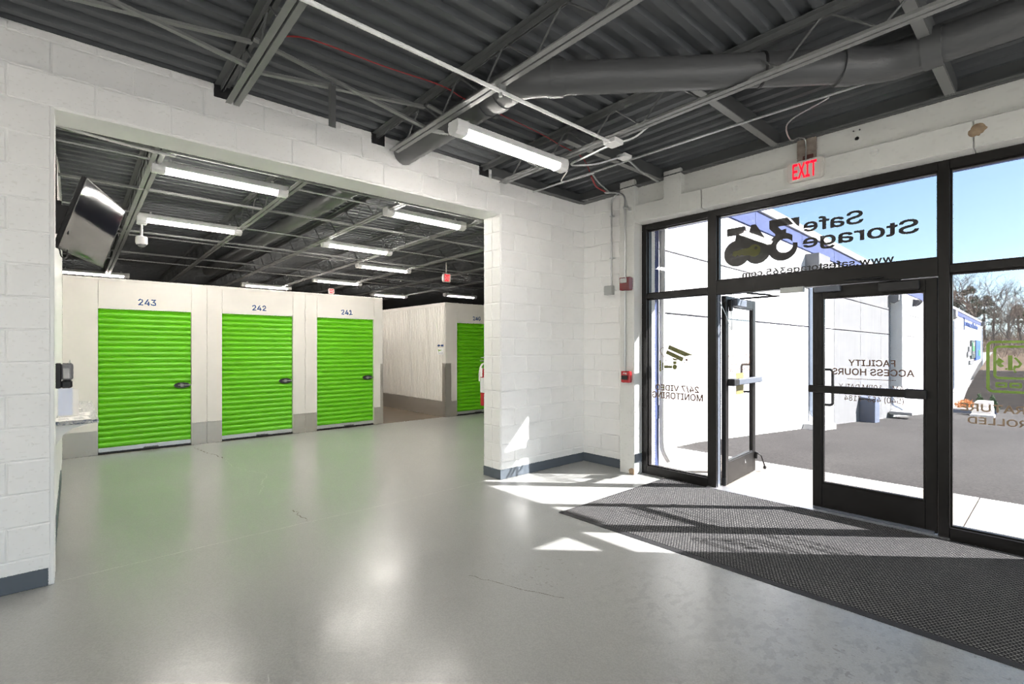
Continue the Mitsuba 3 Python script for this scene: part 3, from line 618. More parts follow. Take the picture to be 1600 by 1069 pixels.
n6 = unary_union([Point(2.07, 2.48).buffer(0.128, 32), Polygon([(1.95, 2.52), (2.085, 2.755), (2.205, 2.755), (2.10, 2.56), (2.06, 2.50)])])
n5 = unary_union([Point(2.275, 2.485).buffer(0.135, 32), Polygon([(2.17, 2.755), (2.378, 2.755), (2.378, 2.675), (2.285, 2.675), (2.30, 2.58), (2.08, 2.52), (2.10, 2.60)])])
flag = Polygon([(1.685, 2.75), (1.685, 2.655), (1.715, 2.685), (1.76, 2.75)])
key = unary_union([Point(2.10, 2.49).buffer(0.062, 24), Polygon([(2.11, 2.53), (2.13, 2.45), (2.20, 2.45), (2.225, 2.47), (2.25, 2.45), (2.27, 2.47), (2.29, 2.45), (2.325, 2.47), (2.315, 2.51), (2.14, 2.53)])]).difference(Point(2.085, 2.515).buffer(0.016))
sign = unary_union([n3, n6, n5, flag]).difference(Polygon([(2.125, 2.775), (2.195, 2.775), (2.165, 2.635)]))
decal(w2, 'number_sign', ext(sign.difference(key), 0.001), 'mat_vinyl_black', 0, 0, 'black number 365 seen from behind')
decal(w2, 'key_sign', ext(key, 0.001), 'mat_vinyl_olive', 0, 0, 'dark green key shape inside the number')

w3 = struct('window_3', 'tall window right of the doors with a green symbol on it')
member(w3, 'mullion', 0.60, 0.67, 0, HZ1)
member(w3, 'sill', -0.13, 0.60, 0.0, 0.095)
member(w3, 'head', -0.13, 0.60, HZ0, HZ1)
member(w3, 'transom_bar', -0.13, 0.60, 2.087, 2.15)
member(w3, 'jamb', -0.20, -0.13, 0, HZ1)
glazed(w3, -0.13, 0.60, 0.095, 2.087); glazed(w3, -0.13, 0.60, 2.15, HZ0)
def rr(y0, y1, z0, z1, r, w): o = sbox(y0 + r, z0 + r, y1 - r, z1 - r).buffer(r); return o.difference(o.buffer(-w))
fig = [rr(0.0, 0.398, 1.165, 1.555, 0.04, 0.019), rr(0.038, 0.36, 1.268, 1.518, 0.03, 0.017), rr(0.285, 0.349, 1.205, 1.245, 0.01, 0.014), rr(0.209, 0.275, 1.205, 1.245, 0.01, 0.014), rr(0.133, 0.199, 1.205, 1.245, 0.01, 0.014), rr(0.05, 0.115, 1.205, 1.245, 0.01, 0.014)]
fig += [sbox(0.258, 1.335, 0.282, 1.445), Polygon([(0.33, 1.43), (0.30, 1.40), (0.318, 1.385), (0.30, 1.365), (0.322, 1.355), (0.34, 1.372), (0.345, 1.40)]), Polygon([(0.30, 1.345), (0.285, 1.355), (0.285, 1.335)]),
        LineString([(0.243, 1.425), (0.215, 1.385), (0.228, 1.36), (0.245, 1.365), (0.25, 1.34)]).buffer(0.007), Point(0.245, 1.325).buffer(0.008), Polygon([(0.19, 1.40), (0.13, 1.43), (0.13, 1.34), (0.19, 1.36)])]
decal(w3, 'thermostat_symbol', ext(unary_union(fig), 0.001), 'mat_vinyl_green', 0, 0, 'green thermostat symbol on the glass')
decal(w3, 'lettering', text('TEMPERATURE', 0.055, bold=True, width=0.66), 'mat_vinyl_tan', -0.118, 1.017, 'tan lettering TEMPERATURE seen from behind')
decal(w3, 'lettering', text('CONTROLLED', 0.05, bold=True, width=0.58), 'mat_vinyl_tan', -0.078, 0.921, 'tan lettering CONTROLLED seen from behind')

# doors: local frame s along the leaf from the hinge, t across (0 = inner face), z up
def leaf(root, O, u, t, W, flip):
    """O hinge point, u along the leaf, t from the inner face outward"""
    O, u, t = np.array(O, float), np.array(u, float), np.array(t, float)
    def put(m): return basis(m, O, u, t, Z_)
    TH, S, H, R0, R1 = 0.045, 0.075, 2.062, 0.262, 0.10
    part(root, 'hinge_stile', put(cbx(0, S, 0, TH, 0.022, H, 0.003)), 'mat_frame')
    part(root, 'lock_stile', put(cbx(W - S, W, 0, TH, 0.022, H, 0.003)), 'mat_frame')
    part(root, 'bottom_rail', put(cbx(S, W - S, 0.001, TH - 0.001, 0.022, R0, 0.003)), 'mat_frame')
    part(root, 'top_rail', put(cbx(S, W - S, 0.001, TH - 0.001, H - R1, H, 0.003)), 'mat_frame')
    part(root, 'pane', put(tm([(S, TH / 2, R0), (W - S, TH / 2, R0), (W - S, TH / 2, H - R1), (S, TH / 2, H - R1)], [(0, 1, 2), (0, 2, 3)])), 'mat_glass')
    bd = []
    for a, b, c, d in ((S, S + .014, R0, H - R1), (W - S - .014, W - S, R0, H - R1)): bd.append(cbx(a, b, 0.004, TH - 0.004, c, d, 0.002))
    for a, b in ((R0, R0 + .014), (H - R1 - .014, H - R1)): bd.append(cbx(S, W - S, 0.004, TH - 0.004, a, b, 0.002))
    part(root, 'glazing_bead', put(cat(bd)), 'mat_frame')
    pb = part(root, 'panic_bar', put(cbx(0.19, W + 0.015, -0.075, -0.025, 1.095, 1.16, 0.006)), 'mat_alu_dull' if flip else 'mat_frame')
    part(root, 'panic_bar_end', put(cat([cbx(0.06, 0.20, -0.07, 0.002, 1.09, 1.165, 0.006), cbx(W - 0.07, W - 0.01, -0.03, 0.002, 1.095, 1.16, 0.003)])), 'mat_black')
    part(root, 'pull_handle', put(tube(fillet([(W - 0.05, TH, 1.30), (W - 0.05, TH + 0.07, 1.30), (W - 0.13, TH + 0.07, 1.30), (W - 0.13, TH + 0.07, 0.97), (W - 0.05, TH + 0.07, 0.97), (W - 0.05, TH, 0.97)], 0.03), 0.012, 10)), 'mat_black', smooth=50)
    return put, W, TH
d1 = struct('door_1', 'glass entrance door standing open to the outside')
a = math.radians(4.2)
put1, W1, TH1 = leaf(d1, (5.235, 2.425, 0), (math.cos(a), math.sin(a), 0), (-math.sin(a), math.cos(a), 0), 0.93, True)
part(d1, 'closer', put1(cbx(0.13, 0.42, -0.075, 0.0, 1.955, 2.035, 0.006)), 'mat_alu_dull')
part(d1, 'closer_end', put1(cbx(0.42, 0.44, -0.07, 0.0, 1.96, 2.03, 0.004)), 'mat_black')
part(d1, 'closer_arm', cat([tube([put1(bx(0, .001, 0, .001, 0, .001)).bounds.mean(0) + np.array([0.28, -0.03, 2.045]), (5.60, 2.02, 2.055)], 0.009, 8), tube([(5.60, 2.02, 2.055), (5.19, 2.18, 2.066)], 0.009, 8)]), 'mat_black')
part(d1, 'cable_box', put1(cbx(0.075, 0.125, -0.03, 0.0, 1.90, 2.02, 0.005)), 'mat_black')
part(d1, 'cable_loop', tube(bez([(5.17, 2.462, 2.00), (5.22, 2.42, 1.86), (5.29, 2.39, 1.70), (5.325, 2.40, 1.75), (5.33, 2.41, 1.92)]), 0.0045, 8), 'mat_conduit', smooth=50)
part(d1, 'hinge', cat([cbx(5.225, 5.245, 2.42, 2.47, 0.02, 0.10, 0.004), cbx(5.225, 5.245, 2.42, 2.47, 1.99, 2.06, 0.004)]), 'mat_black')
ht = put1(cat([cbx(W1 - 0.03, W1 - 0.005, -0.03, 0.0, 0.17, 0.25, 0.004)]))
part(d1, 'kick_stop', cat([ht, put1(tube([(W1 - 0.018, -0.03, 0.235), (W1 + 0.05, -0.05, 0.20), (W1 + 0.12, -0.07, 0.06)], 0.008, 8)), put1(cbx(W1 + 0.105, W1 + 0.135, -0.085, -0.055, 0.03, 0.065, 0.004))]), 'mat_black')
lt = []
for i, s in enumerate(('SCAN HERE TO BOOK', 'NOW OR CALL US TO', 'RESERVE YOUR UNIT')):
    m = text(s, 0.045, width=0.70); lt.append(put1(basis(m, (W1 - 0.115, TH1 / 2 + 0.001, 1.385 - 0.075 * i), (-1, 0, 0), (0, 0, 1), (0, 1, 0))))
part(d1, 'lettering', cat(lt), 'mat_vinyl_brown', label='small brown lettering of three lines seen from behind')
part(d1, 'sticker', put1(bx(0.37, 0.60, TH1 / 2 + 0.001, TH1 / 2 + 0.003, 0.97, 1.215)), 'mat_plate_olive', label='plain olive sticker on the glass behind the bar')
part(d1, 'scratch_mark', put1(cat([basis(ext(Point(0, 0).buffer(0.022).difference(Point(0.008, 0.006).buffer(0.019)), 0.0005), (0.60, -0.0004, 0.185), X_, Z_, (0, -1, 0))])), 'mat_alu')

d2 = struct('door_2', 'closed glass entrance door with a black push bar')
put2, W2, TH2 = leaf(d2, (5.13, 0.675, 0), (0, 1, 0), (1, 0, 0), 0.885, False)
part(d2, 'closer', cbx(5.065, 5.13, 0.78, 1.05, 1.975, 2.05, 0.006), 'mat_black')
part(d2, 'closer_arm', cat([tube([(5.09, 0.90, 2.06), (5.02, 1.28, 2.085)], 0.009, 8), tube([(5.02, 1.28, 2.085), (5.10, 1.02, 2.10)], 0.009, 8)]), 'mat_black')
part(d2, 'lettering', cat([basis(text(s, h, bold=b, width=w), (GX + 0.002, y, z), (0, 1, 0), Z_, (1, 0, 0)) for s, h, b, w, y, z in
     (('FACILITY', 0.052, True, 0.335, 0.95, 1.343), ('ACCESS HOURS', 0.055, True, 0.59, 0.824, 1.262), ('6AM - 10PM DAILY', 0.045, False, 0.50, 0.861, 1.135), ('(540) 453-7184', 0.048, False, 0.424, 0.895, 1.032))]
     + [basis(bx(0, 0.345, 0, 0.004, 0, 0.001), (GX + 0.002, 0.95, 1.224), (0, 1, 0), Z_, (1, 0, 0))]), 'mat_vinyl_brown', label='brown lettering of the opening hours seen from behind')
part(d2, 'bottom_sweep', cbx(5.112, 5.132, 0.69, 1.555, 0.018, 0.042, 0.003), 'mat_alu_dull')
one('magnet_lock', cbx(5.06, 5.112, 1.62, 1.82, 2.025, 2.075, 0.004), 'mat_grey_metal', 'dark grey magnetic lock under the door header, in the open half', 'lock', 'magnetic locks of the entrance doors')
one('magnet_lock', cbx(5.075, 5.128, 1.33, 1.535, 2.01, 2.06, 0.004), 'mat_alu_dull', 'pale grey magnetic lock at the top of the closed door', 'lock', 'magnetic locks of the entrance doors')

def exit_sign(O, r, n, W, H, label, cat_='exit sign', stem=None, group=None):
    """O centre of the back, r reading direction, n facing"""
    r, n = np.array(r, float), np.array(n, float)
    k = thing('exit_sign', label, cat_, group)
    body = sbox(-W / 2, -H / 2, W / 2, H / 2).buffer(-0.03).buffer(0.03, 6)
    part(k, 'housing', basis(ext(body, 0.045), O, r, Z_, n), 'mat_exit_body')
    part(k, 'face', basis(ext(body.buffer(-0.012), 0.004), np.array(O) + n * 0.045, r, Z_, n), 'mat_exit_body')
    m = text('EXIT', H * 0.74, 0.002, True, W * 0.66); b = m.bounds
    m.apply_translation((-(b[0][0] + b[1][0]) / 2, -(b[0][1] + b[1][1]) / 2, 0))
    part(k, 'lettering', basis(m, np.array(O) + n * 0.0495, r, Z_, n), 'mat_exit_red', emit=(0.17, 0.0, 0.004))
    if stem: part(k, 'stem', stem, 'mat_exit_body')
    return k
exit_sign((4.945, 1.555, 3.098), (0, -1, 0), (-1, 0, 0), 0.295, 0.178, 'lit red EXIT sign on the beam over the entrance doors')
exit_sign((5.42, 8.02, 2.86), (1, 0, 0), (0, -1, 0), 0.17, 0.165, 'small red EXIT sign hanging in the hall beyond the opening', stem=bx(5.415, 5.43, 8.0, 8.015, 2.94, 3.16))

exit_sign((4.93, 12.5, 2.95), (1, 0, 0), (0, -1, 0), 0.15, 0.14, 'tiny red EXIT sign showing just above the top of unit 241')

# ------------------------------------------------------------------ door mat
k = thing('door_mat', 'large dark grey ribbed entrance mat inside the glass doors', 'mat')
part(k, 'carpet', cbx(3.34, 5.075, -0.16, 3.04, 0.001, 0.012, 0.004), 'mat_mat')
part(k, 'rubber_border', cat([prism([(3.30, 0.0015), (3.345, 0.0015), (3.345, 0.011)], 'y', -0.18, 3.07), basis(prism([(0, 0.0015), (0.04, 0.0015), (0.04, 0.011)], 'y', 0, 1.78), (3.30, 3.07, 0), (0, -1, 0), (1, 0, 0), Z_)]), 'mat_rubber')
# ------------------------------------------------------------------ storage units
UY, DT, UT, PITCH = 9.0, 2.055, 2.488, 0.0805
def slat_mesh(w):
    prof = [(0.004, 0.0), (0.016, 0.006), (0.002, 0.016), (-0.007, 0.030), (-0.009, 0.044), (-0.005, 0.058), (0.004, 0.068), (0.014, 0.0755), (0.004, PITCH)]
    v = [(x, y, z) for x in (0, w) for y, z in prof]; k = len(prof); f = []
    for i in range(k - 1): f += [(i, i + k, i + 1), (i + 1, i + k, i + k + 1)]
    return tm(v, f)
slat_ply = {}
def tread(u0, u1, z0, z1, pitch=0.042):
    """diamond plate: a sheet in (u, z) with raised lugs, y towards the viewer is negative"""
    ms = [bx(u0, u1, 0, 0.003, z0, z1)]; v = []; f = []; r = 0
    z = z0 + pitch * 0.5
    while z < z1 - 0.01:
        u = u0 + pitch * 0.5; c = r
        while u < u1 - 0.01:
            s = 1 if c % 2 else -1; a, b = 0.015, 0.0045; q = 0.7071; i = len(v)
            v += [(u - a * q, 0, z - s * a * q), (u + b * q, 0, z - s * b * q), (u + a * q, 0, z + s * a * q), (u - b * q, 0, z + s * b * q), (u - a * q * .4, -0.0028, z - s * a * q * .4), (u + a * q * .4, -0.0028, z + s * a * q * .4)]
            t = [(0, 1, 4), (1, 5, 4), (1, 2, 5), (2, 3, 5), (3, 4, 5), (3, 0, 4)]
            f += [tuple(i + k for k in (x if s > 0 else x[::-1])) for x in t]
            u += pitch; c += 1
        z += pitch; r += 1
    if f: ms.append(tm(v, f))
    return cat(ms)
def tread_front(u0, u1, y, z0, z1): m = tread(u0, u1, z0, z1); m.apply_translation((0, y, 0)); return m
def tread_side(x, y0, y1, z0, z1): return basis(tread(-y1, -y0, z0, z1), (x, 0, 0), (0, -1, 0), (1, 0, 0), Z_)
def unit(num, x0, x1, y, cl, cr, right_end, label, wall_left_x=None, name='storage_unit'):
    """door between x0 and x1; the white front runs from cl to cr"""
    k = thing(name, label, 'storage unit', 'storage units')
    part(k, 'body', cat([bx(cl + 0.01, cr - 0.01, y + 0.10, y + 3.2, 0, UT - 0.06)]), 'mat_unit_white')
    part(k, 'header_panel', cbx(x0 + 0.001, x1 - 0.001, y, y + 0.09, DT, UT, 0.003), 'mat_unit_white')
    if x0 - cl > 0.02: part(k, 'side_panel', cbx(cl + 0.001, x0 - 0.001, y - 0.002, y + 0.1, 0, UT, 0.003), 'mat_unit_white')
    if cr - x1 > 0.02: part(k, 'side_panel', cbx(x1 + 0.001, cr - 0.001, y - 0.002, y + 0.1, 0, UT, 0.003), 'mat_unit_white')
    part(k, 'top_trim', cbx(cl, cr, y - 0.006, y + 0.1, UT - 0.035, UT + 0.002, 0.003), 'mat_unit_white')
    for a, b in ((cl, x0), (x1, cr)):
        if b - a > 0.02: part(k, 'kick_plate', tread_front(a + 0.002, b - 0.002, y - 0.005, 0.002, 0.34), 'mat_diamond', label='diamond pattern metal kick plate')
    d = part(k, 'roller_door', bx(x0 + 0.004, x1 - 0.004, y + 0.055, y + 0.06, 0.06, DT), 'mat_slat', label='bright green roller door')
    w = round(x1 - x0 - 0.008, 3)
    if w not in slat_ply: slat_ply[w] = mikit.ply(slat_mesh(w), 'mat_slat', smooth=30)
    nz = int((DT - 0.085) / PITCH) + 1
    for i in range(nz):
        part(d, 'slat', slat_ply[w], None, tw=T().translate([x0 + 0.004, y + 0.038, 0.085 + i * PITCH]))
    part(k, 'bottom_bar', cbx(x0 + 0.003, x1 - 0.003, y + 0.015, y + 0.06, 0.028, 0.088, 0.004), 'mat_alu', label='bare metal bar along the foot of the door')
    cx = x0 + (x1 - x0) * 0.545
    part(k, 'door_pull', cbx(cx - 0.09, cx + 0.09, y - 0.002, y + 0.018, 0.03, 0.05, 0.004), 'mat_steel')
    part(k, 'gap_shade_strip', bx(x0 + 0.002, x1 - 0.002, y + 0.02, y + 0.06, 0.0, 0.027), 'mat_black', label='black strip painted as the shade in the gap under the door')  # black strip stands for the shadowed gap below the roller door
    el = affinity.scale(Point(0, 0).buffer(1, 16), 0.105, 0.044)
    L = part(k, 'latch', basis(ext(el, 0.012), (x1 - 0.118, y + 0.026, 0.93), X_, Z_, (0, -1, 0)), 'mat_black', label='black oval latch')
    part(L, 'bolt', cat([tube([(x1 - 0.17, y + 0.012, 0.93), (x1 + 0.004, y + 0.012, 0.93)], 0.009, 8), cbx(x1 - 0.14, x1 - 0.10, y + 0.004, y + 0.02, 0.905, 0.955, 0.003)]), 'mat_steel_light')
    m = text(num, 0.086, 0.002, True, 0.215)
    part(k, 'number', basis(m, ((x0 + x1) / 2 - 0.105, y - 0.0005, 2.128), X_, Z_, (0, -1, 0)), 'mat_navy', label=f'dark blue number {num}')
    return k
unit('243', 0.264, 1.372, UY, -0.105, 1.58, False, 'storage unit 243 with a green roller door, nearest the counter')
unit('242', 1.79, 2.88, UY, 1.58, 3.09, False, 'storage unit 242 with a green roller door, between its two neighbours')
k = unit('241', 3.30, 4.40, UY, 3.09, 4.585, True, 'storage unit 241 with a green roller door, at the corner of the corridor')
part(k, 'corner_guard', cat([tread_front(4.535, 4.589, UY - 0.010, 0.0, 1.19), bx(4.583, 4.589, UY - 0.009, UY + 0.06, 0, 1.19)]), 'mat_diamond', label='tall diamond pattern corner guard')
UY2 = 8.93
k = unit('240', 6.335, 7.42, UY2, 6.03, 7.75, False, 'storage unit 240 with a green roller door, half hidden by the block wall')
part(k, 'corner_guard', cat([tread_front(6.02, 6.17, UY2 - 0.012, 0.0, 1.17), tread_side(6.008, UY2 - 0.010, UY2 + 0.10, 0, 1.17)]), 'mat_diamond', label='tall diamond pattern corner guard')
# its corrugated side along the corridor
prof = []; y = UY2 + 0.02
while y < 18.0:
    prof += [(y, 0.0), (y + 0.055, 0.0), (y + 0.066, 0.014), (y + 0.089, 0.014)]; y += 0.10
v = [(6.022 + o, yy, z) for z in (0.34, UT - 0.06) for yy, o in prof]; n_ = len(prof); f = []
for i in range(n_ - 1): f += [(i, i + n_, i + 1), (i + 1, i + n_, i + n_ + 1)]
sw = part(k, 'corrugated_side', tm(v, f), 'mat_unit_white', label='white corrugated side wall along the corridor')
part(k, 'side_trim', cbx(6.012, 6.05, UY2 - 0.004, 18, UT - 0.07, UT + 0.002, 0.003), 'mat_unit_white')
part(k, 'side_kick_plate', tread_side(6.013, UY2 + 0.05, 18, 0.0, 0.34), 'mat_diamond', label='diamond pattern kick plate along the corridor')
part(k, 'side_body', bx(6.045, 6.2, UY2 + 0.1, 18, 0, UT - 0.05), 'mat_unit_white')
one('corridor_wall', cbx(4.55, 4.585, UY + 3.2, 18, 0, UT, 0.003), 'mat_unit_white', 'white wall on the left of the corridor behind unit 241', 'wall panel')
k = thing('direction_sign', 'small white sign with dark figures and a green arrow on the corrugated corridor wall', 'sign')
SX = 6.012
part(k, 'plate', cbx(SX, SX + 0.006, 8.985, 9.215, 1.36, 1.50, 0.002), 'mat_white_plastic')
part(k, 'figures', cat([bx(SX - 0.002, SX + 0.004, a, b, 1.535, 1.575) for a, b in ((9.215, 9.19), (9.185, 9.16), (9.155, 9.13), (9.075, 9.05), (9.045, 9.02), (9.015, 8.99))]), 'mat_navy')
part(k, 'arrow', basis(ext(unary_union([sbox(-0.06, -0.009, 0.03, 0.009), Polygon([(-0.06, -0.028), (-0.06, 0.028), (-0.1, 0)])]), 0.002), (SX, 9.10, 1.45), (0, -1, 0), Z_, (-1, 0, 0)), 'mat_vinyl_green')
part(k, 'lettering', cat([bx(SX - 0.002, SX, a, a + 0.02, 1.375, 1.39) for a in (9.0, 9.05, 9.10, 9.15)]), 'mat_navy')

# ------------------------------------------------------------------ fire extinguisher on the back of the block wall
k = thing('fire_extinguisher', 'red fire extinguisher half hidden behind the edge of the block wall pier', 'fire extinguisher')
ex, ey = 3.775, 4.70
part(k, 'cylinder', lathe([(0, 0.80), (0.07, 0.80), (0.078, 0.815), (0.078, 1.17), (0.07, 1.22), (0.04, 1.255), (0.028, 1.265), (0.028, 1.285), (0, 1.285)], (ex, ey, 0), 24), 'mat_red_ext', smooth=40)
part(k, 'label_band', lathe([(0.0785, 0.96), (0.079, 0.965), (0.079, 1.135), (0.0785, 1.14)], (ex, ey, 0), 24), 'mat_white_plastic', smooth=40)
part(k, 'valve', cat([lathe([(0, 1.28), (0.02, 1.28), (0.02, 1.32), (0, 1.32)], (ex, ey, 0), 14), cbx(ex - 0.02, ex + 0.02, ey - 0.03, ey + 0.11, 1.335, 1.35, 0.003), cbx(ex - 0.018, ex + 0.018, ey, ey + 0.10, 1.375, 1.387, 0.003)]), 'mat_steel_light')
part(k, 'hose', tube(bez([(ex - 0.015, ey, 1.305), (ex - 0.055, ey + 0.02, 1.30), (ex - 0.085, ey + 0.03, 1.22), (ex - 0.088, ey + 0.03, 1.10)]), 0.011, 10), 'mat_paper', smooth=50)
part(k, 'tag', cbx(ex - 0.088, ex - 0.083, ey - 0.02, ey + 0.03, 1.15, 1.26, 0.001), 'mat_paper')
part(k, 'bracket', cbx(ex - 0.03, ex + 0.03, WA1, ey - 0.07, 1.2, 1.3, 0.004), 'mat_steel')

# ------------------------------------------------------------------ counter and what stands on it
CZ = 0.90
k = thing('counter', 'speckled counter top on brackets along the side wall of the hall', 'counter')
part(k, 'top', cbx(-0.104, 0.165, 5.44, 7.35, CZ - 0.032, CZ, 0.004), 'mat_granite')
for y in (5.52, 6.4, 7.25):
    part(k, 'bracket', prism([(-0.104, CZ - 0.034), (0.10, CZ - 0.034), (0.09, CZ - 0.045), (0.0, CZ - 0.07), (-0.06, CZ - 0.12), (-0.104, CZ - 0.2)], 'y', y - 0.015, y + 0.015), 'mat_white_trim')
def sheet(x, y, w, h, ang, z, name, label, printed=True, group='papers on the counter'):
    k = thing(name, label, 'paper', group)
    R = trimesh.transformations.rotation_matrix(math.radians(ang), Z_)
    m = bx(-w / 2, w / 2, -h / 2, h / 2, 0, 0.0012); m.apply_transform(R); m.apply_translation((x, y, z)); part(k, 'sheet', m, 'mat_paper')
    if printed:
        ms = []
        for i in range(5):
            for j in range(2):
                q = bx(-w * .4 + j * w * .42, -w * .4 + j * w * .42 + w * .32, -h * .3 + i * h * .13, -h * .3 + i * h * .13 + h * .07, 0.0012, 0.0016); q.apply_transform(R); q.apply_translation((x, y, z)); ms.append(q)
        part(k, 'print', cat(ms), 'mat_print_grey')
sheet(-0.005, 5.60, 0.22, 0.28, 4, CZ + 0.001, 'paper_sheet', 'white printed sheet at the front end of the counter')
sheet(0.01, 5.93, 0.215, 0.28, -3, CZ + 0.001, 'paper_sheet', 'second printed sheet lying behind the first on the counter')
sheet(-0.03, 6.55, 0.15, 0.25, 12, CZ + 0.001, 'leaflet', 'small tilted leaflet farther back on the counter', False)
k = thing('brochure_holder', 'clear leaning brochure stand by the wall on the counter', 'brochure stand')
part(k, 'stand', cat([basis(bx(0, 0.14, 0, 0.003, 0, 0.24), (-0.10, 5.80, CZ + 0.002), X_, (0, 0.97, 0.26), (0, 0.26, 0.97)), cbx(-0.10, 0.04, 5.77, 5.86, CZ + 0.001, CZ + 0.005, 0.001)]), 'mat_paper')
part(k, 'leaflet', basis(bx(0.004, 0.10, -0.003, 0.0, 0.01, 0.25), (-0.10, 5.797, CZ + 0.002), X_, (0, 0.97, 0.26), (0, 0.26, 0.97)), 'mat_leaflet')
k = thing('soap_dispenser', 'black hand sanitiser dispenser on the side wall above the counter', 'dispenser')
part(k, 'back', cbx(-0.105, -0.07, 5.44, 5.56, 1.17, 1.375, 0.006), 'mat_black')
part(k, 'cover', cbx(-0.072, 0.004, 5.44, 5.56, 1.235, 1.375, 0.014), 'mat_smoke_plastic')
part(k, 'push_lever', cbx(-0.072, -0.002, 5.438, 5.562, 1.17, 1.233, 0.012), 'mat_black')
part(k, 'bag', cbx(-0.06, -0.02, 5.434, 5.442, 1.25, 1.335, 0.003), 'mat_print_grey')
part(k, 'lock_key', tube([(-0.02, 5.50, 1.37), (-0.018, 5.50, 1.40)], 0.004, 8), 'mat_conduit')

# ------------------------------------------------------------------ television
k = thing('television', 'black television tilted down on a wall arm in the opening', 'television')
C4 = np.array([(0.072, 4.571, 2.698), (0.344, 5.481, 2.702), (0.193, 5.529, 2.196), (-0.079, 4.619, 2.191)])
ea = (C4[1] - C4[0]); WV = np.linalg.norm(ea); ea /= WV
eb = (C4[3] - C4[0]); HV = np.linalg.norm(eb); eb /= HV
en = np.cross(eb, ea); en /= np.linalg.norm(en)         # towards the viewer
if en @ (np.array([0, 0, 1.5]) - C4[0]) < 0: en = -en
O = C4[0] + np.array([0, 0, 0])
def tvp(m): return basis(m, O, ea, eb, en)
part(k, 'case', tvp(cbx(0, WV, 0, HV, -0.03, -0.002, 0.006)), 'mat_black')
part(k, 'screen', tvp(bx(0.010, WV - 0.010, 0.010, HV - 0.016, -0.003, 0.0005)), 'mat_screen')
part(k, 'bezel', tvp(cat([cbx(0, WV, 0, 0.010, -0.006, 0.003, 0.001), cbx(0, WV, HV - 0.016, HV, -0.006, 0.003, 0.001), cbx(0, 0.010, 0, HV, -0.006, 0.003, 0.001), cbx(WV - 0.010, WV, 0, HV, -0.006, 0.003, 0.001)])), 'mat_black')
part(k, 'back_box', tvp(cbx(0.2, 0.75, 0.15, 0.45, -0.07, -0.03, 0.008)), 'mat_black')
bc = O + ea * 0.35 + eb * 0.28 - en * 0.07
part(k, 'wall_arm', tube([bc, (-0.06, 4.95, 2.46)], 0.018, 8), 'mat_black')
part(k, 'wall_plate', cbx(-0.104, -0.06, 4.80, 5.0, 2.36, 2.56, 0.004), 'mat_black')
part(k, 'wall_hook', cbx(-0.104, -0.02, 4.66, 4.70, 2.30, 2.50, 0.003), 'mat_black')
part(k, 'cable', tube(bez([(-0.098, 4.66, 2.96), (-0.09, 4.75, 2.80), (-0.09, 4.82, 2.66), (-0.085, 4.84, 2.52), (-0.05, 4.85, 2.43)]), 0.006, 8), 'mat_black', smooth=50)
part(k, 'cable', tube(bez([C4[3] + np.array([0.01, 0.03, 0.0]), C4[3] + np.array([0.02, 0.05, -0.05]), C4[3] + np.array([0.045, 0.10, -0.05]), C4[3] + np.array([0.05, 0.12, 0.01])]), 0.004, 8), 'mat_black', smooth=50)
conduit(bez([(-0.3, 4.86, 3.14), (0.1, 4.93, 3.12), (0.5, 5.06, 3.14), (0.66, 5.12, 3.16)]), 0.012, 'pale flexible conduit sagging above the television', 'mat_white_plastic', 'conduits of the hall')
k = thing('dome_camera', 'white dome camera hanging from a short stem under a hall lamp', 'camera')
dx, dy = 0.638, 7.62
part(k, 'ceiling_plate', cbx(dx - 0.05, dx + 0.05, dy - 0.05, dy + 0.05, 3.035, 3.06, 0.004), 'mat_white_plastic')
part(k, 'stem', lathe([(0.013, 2.88), (0.013, 3.04)], (dx, dy, 0), 12), 'mat_white_plastic', smooth=40)
part(k, 'body', lathe([(0.0, 2.885), (0.045, 2.885), (0.062, 2.875), (0.064, 2.80), (0.058, 2.785), (0, 2.785)], (dx, dy, 0), 20), 'mat_white_plastic', smooth=40)
part(k, 'dome', lathe([(0.046, 2.787), (0.042, 2.77), (0.03, 2.755), (0.0, 2.748)], (dx, dy, 0), 18), 'mat_smoke_plastic', smooth=True)
# ------------------------------------------------------------------ outside: pavement, parking lot, canopy
sw_ = struct('sidewalk', 'pale concrete walk along the shop front')
for i, (a, b) in enumerate(((-14, -6.5), (-6.495, -2.96), (-2.955, 0.567), (0.575, 4.0))):
    part(sw_, 'slab', cbx(5.13, 6.80, a, b, -0.25, -0.004, 0.004), 'mat_sidewalk')
    for y0, y1 in ((a + 0.002, a + 0.065), (b - 0.075, b - 0.002)):
        part(sw_, 'joint_margin', bx(5.14, 6.79, y0, y1, -0.0045, -0.0025), 'mat_sidewalk_edge')
    part(sw_, 'curb_margin', bx(6.745, 6.797, a + 0.01, b - 0.01, -0.0045, -0.0024), 'mat_sidewalk_edge')
lot = struct('parking_lot', 'dark asphalt lot falling away from the shop front')
GS = 0.0715
def gz(x):
    return np.where(x < 46, -0.05 - GS * (x - 7.5), -0.05 - GS * 38.5 - 0.012 * (x - 46))
xs = np.concatenate([np.linspace(6.78, 46, 40), np.linspace(47, 52, 4)]); v = []; f = []
for x in xs: v += [(x, -70, float(gz(x)) - (0.04 if x < 7 else 0)), (x, 14, float(gz(x)) - (0.04 if x < 7 else 0))]
for i in range(len(xs) - 1): f += [(2 * i, 2 * i + 2, 2 * i + 1), (2 * i + 1, 2 * i + 2, 2 * i + 3)]
part(lot, 'asphalt', tm(v, f), 'mat_asphalt')
cn = thing('entrance_canopy', 'flat canopy over the entrance, outside and above the glass', 'canopy')
part(cn, 'slab', cbx(5.40, 6.75, -0.74, 4.0, 3.30, 3.50, 0.004), 'mat_facade_blue')
part(cn, 'upstand', cbx(5.40, 5.7, -0.74, 4.0, 3.50, 4.3, 0.004), 'mat_facade')
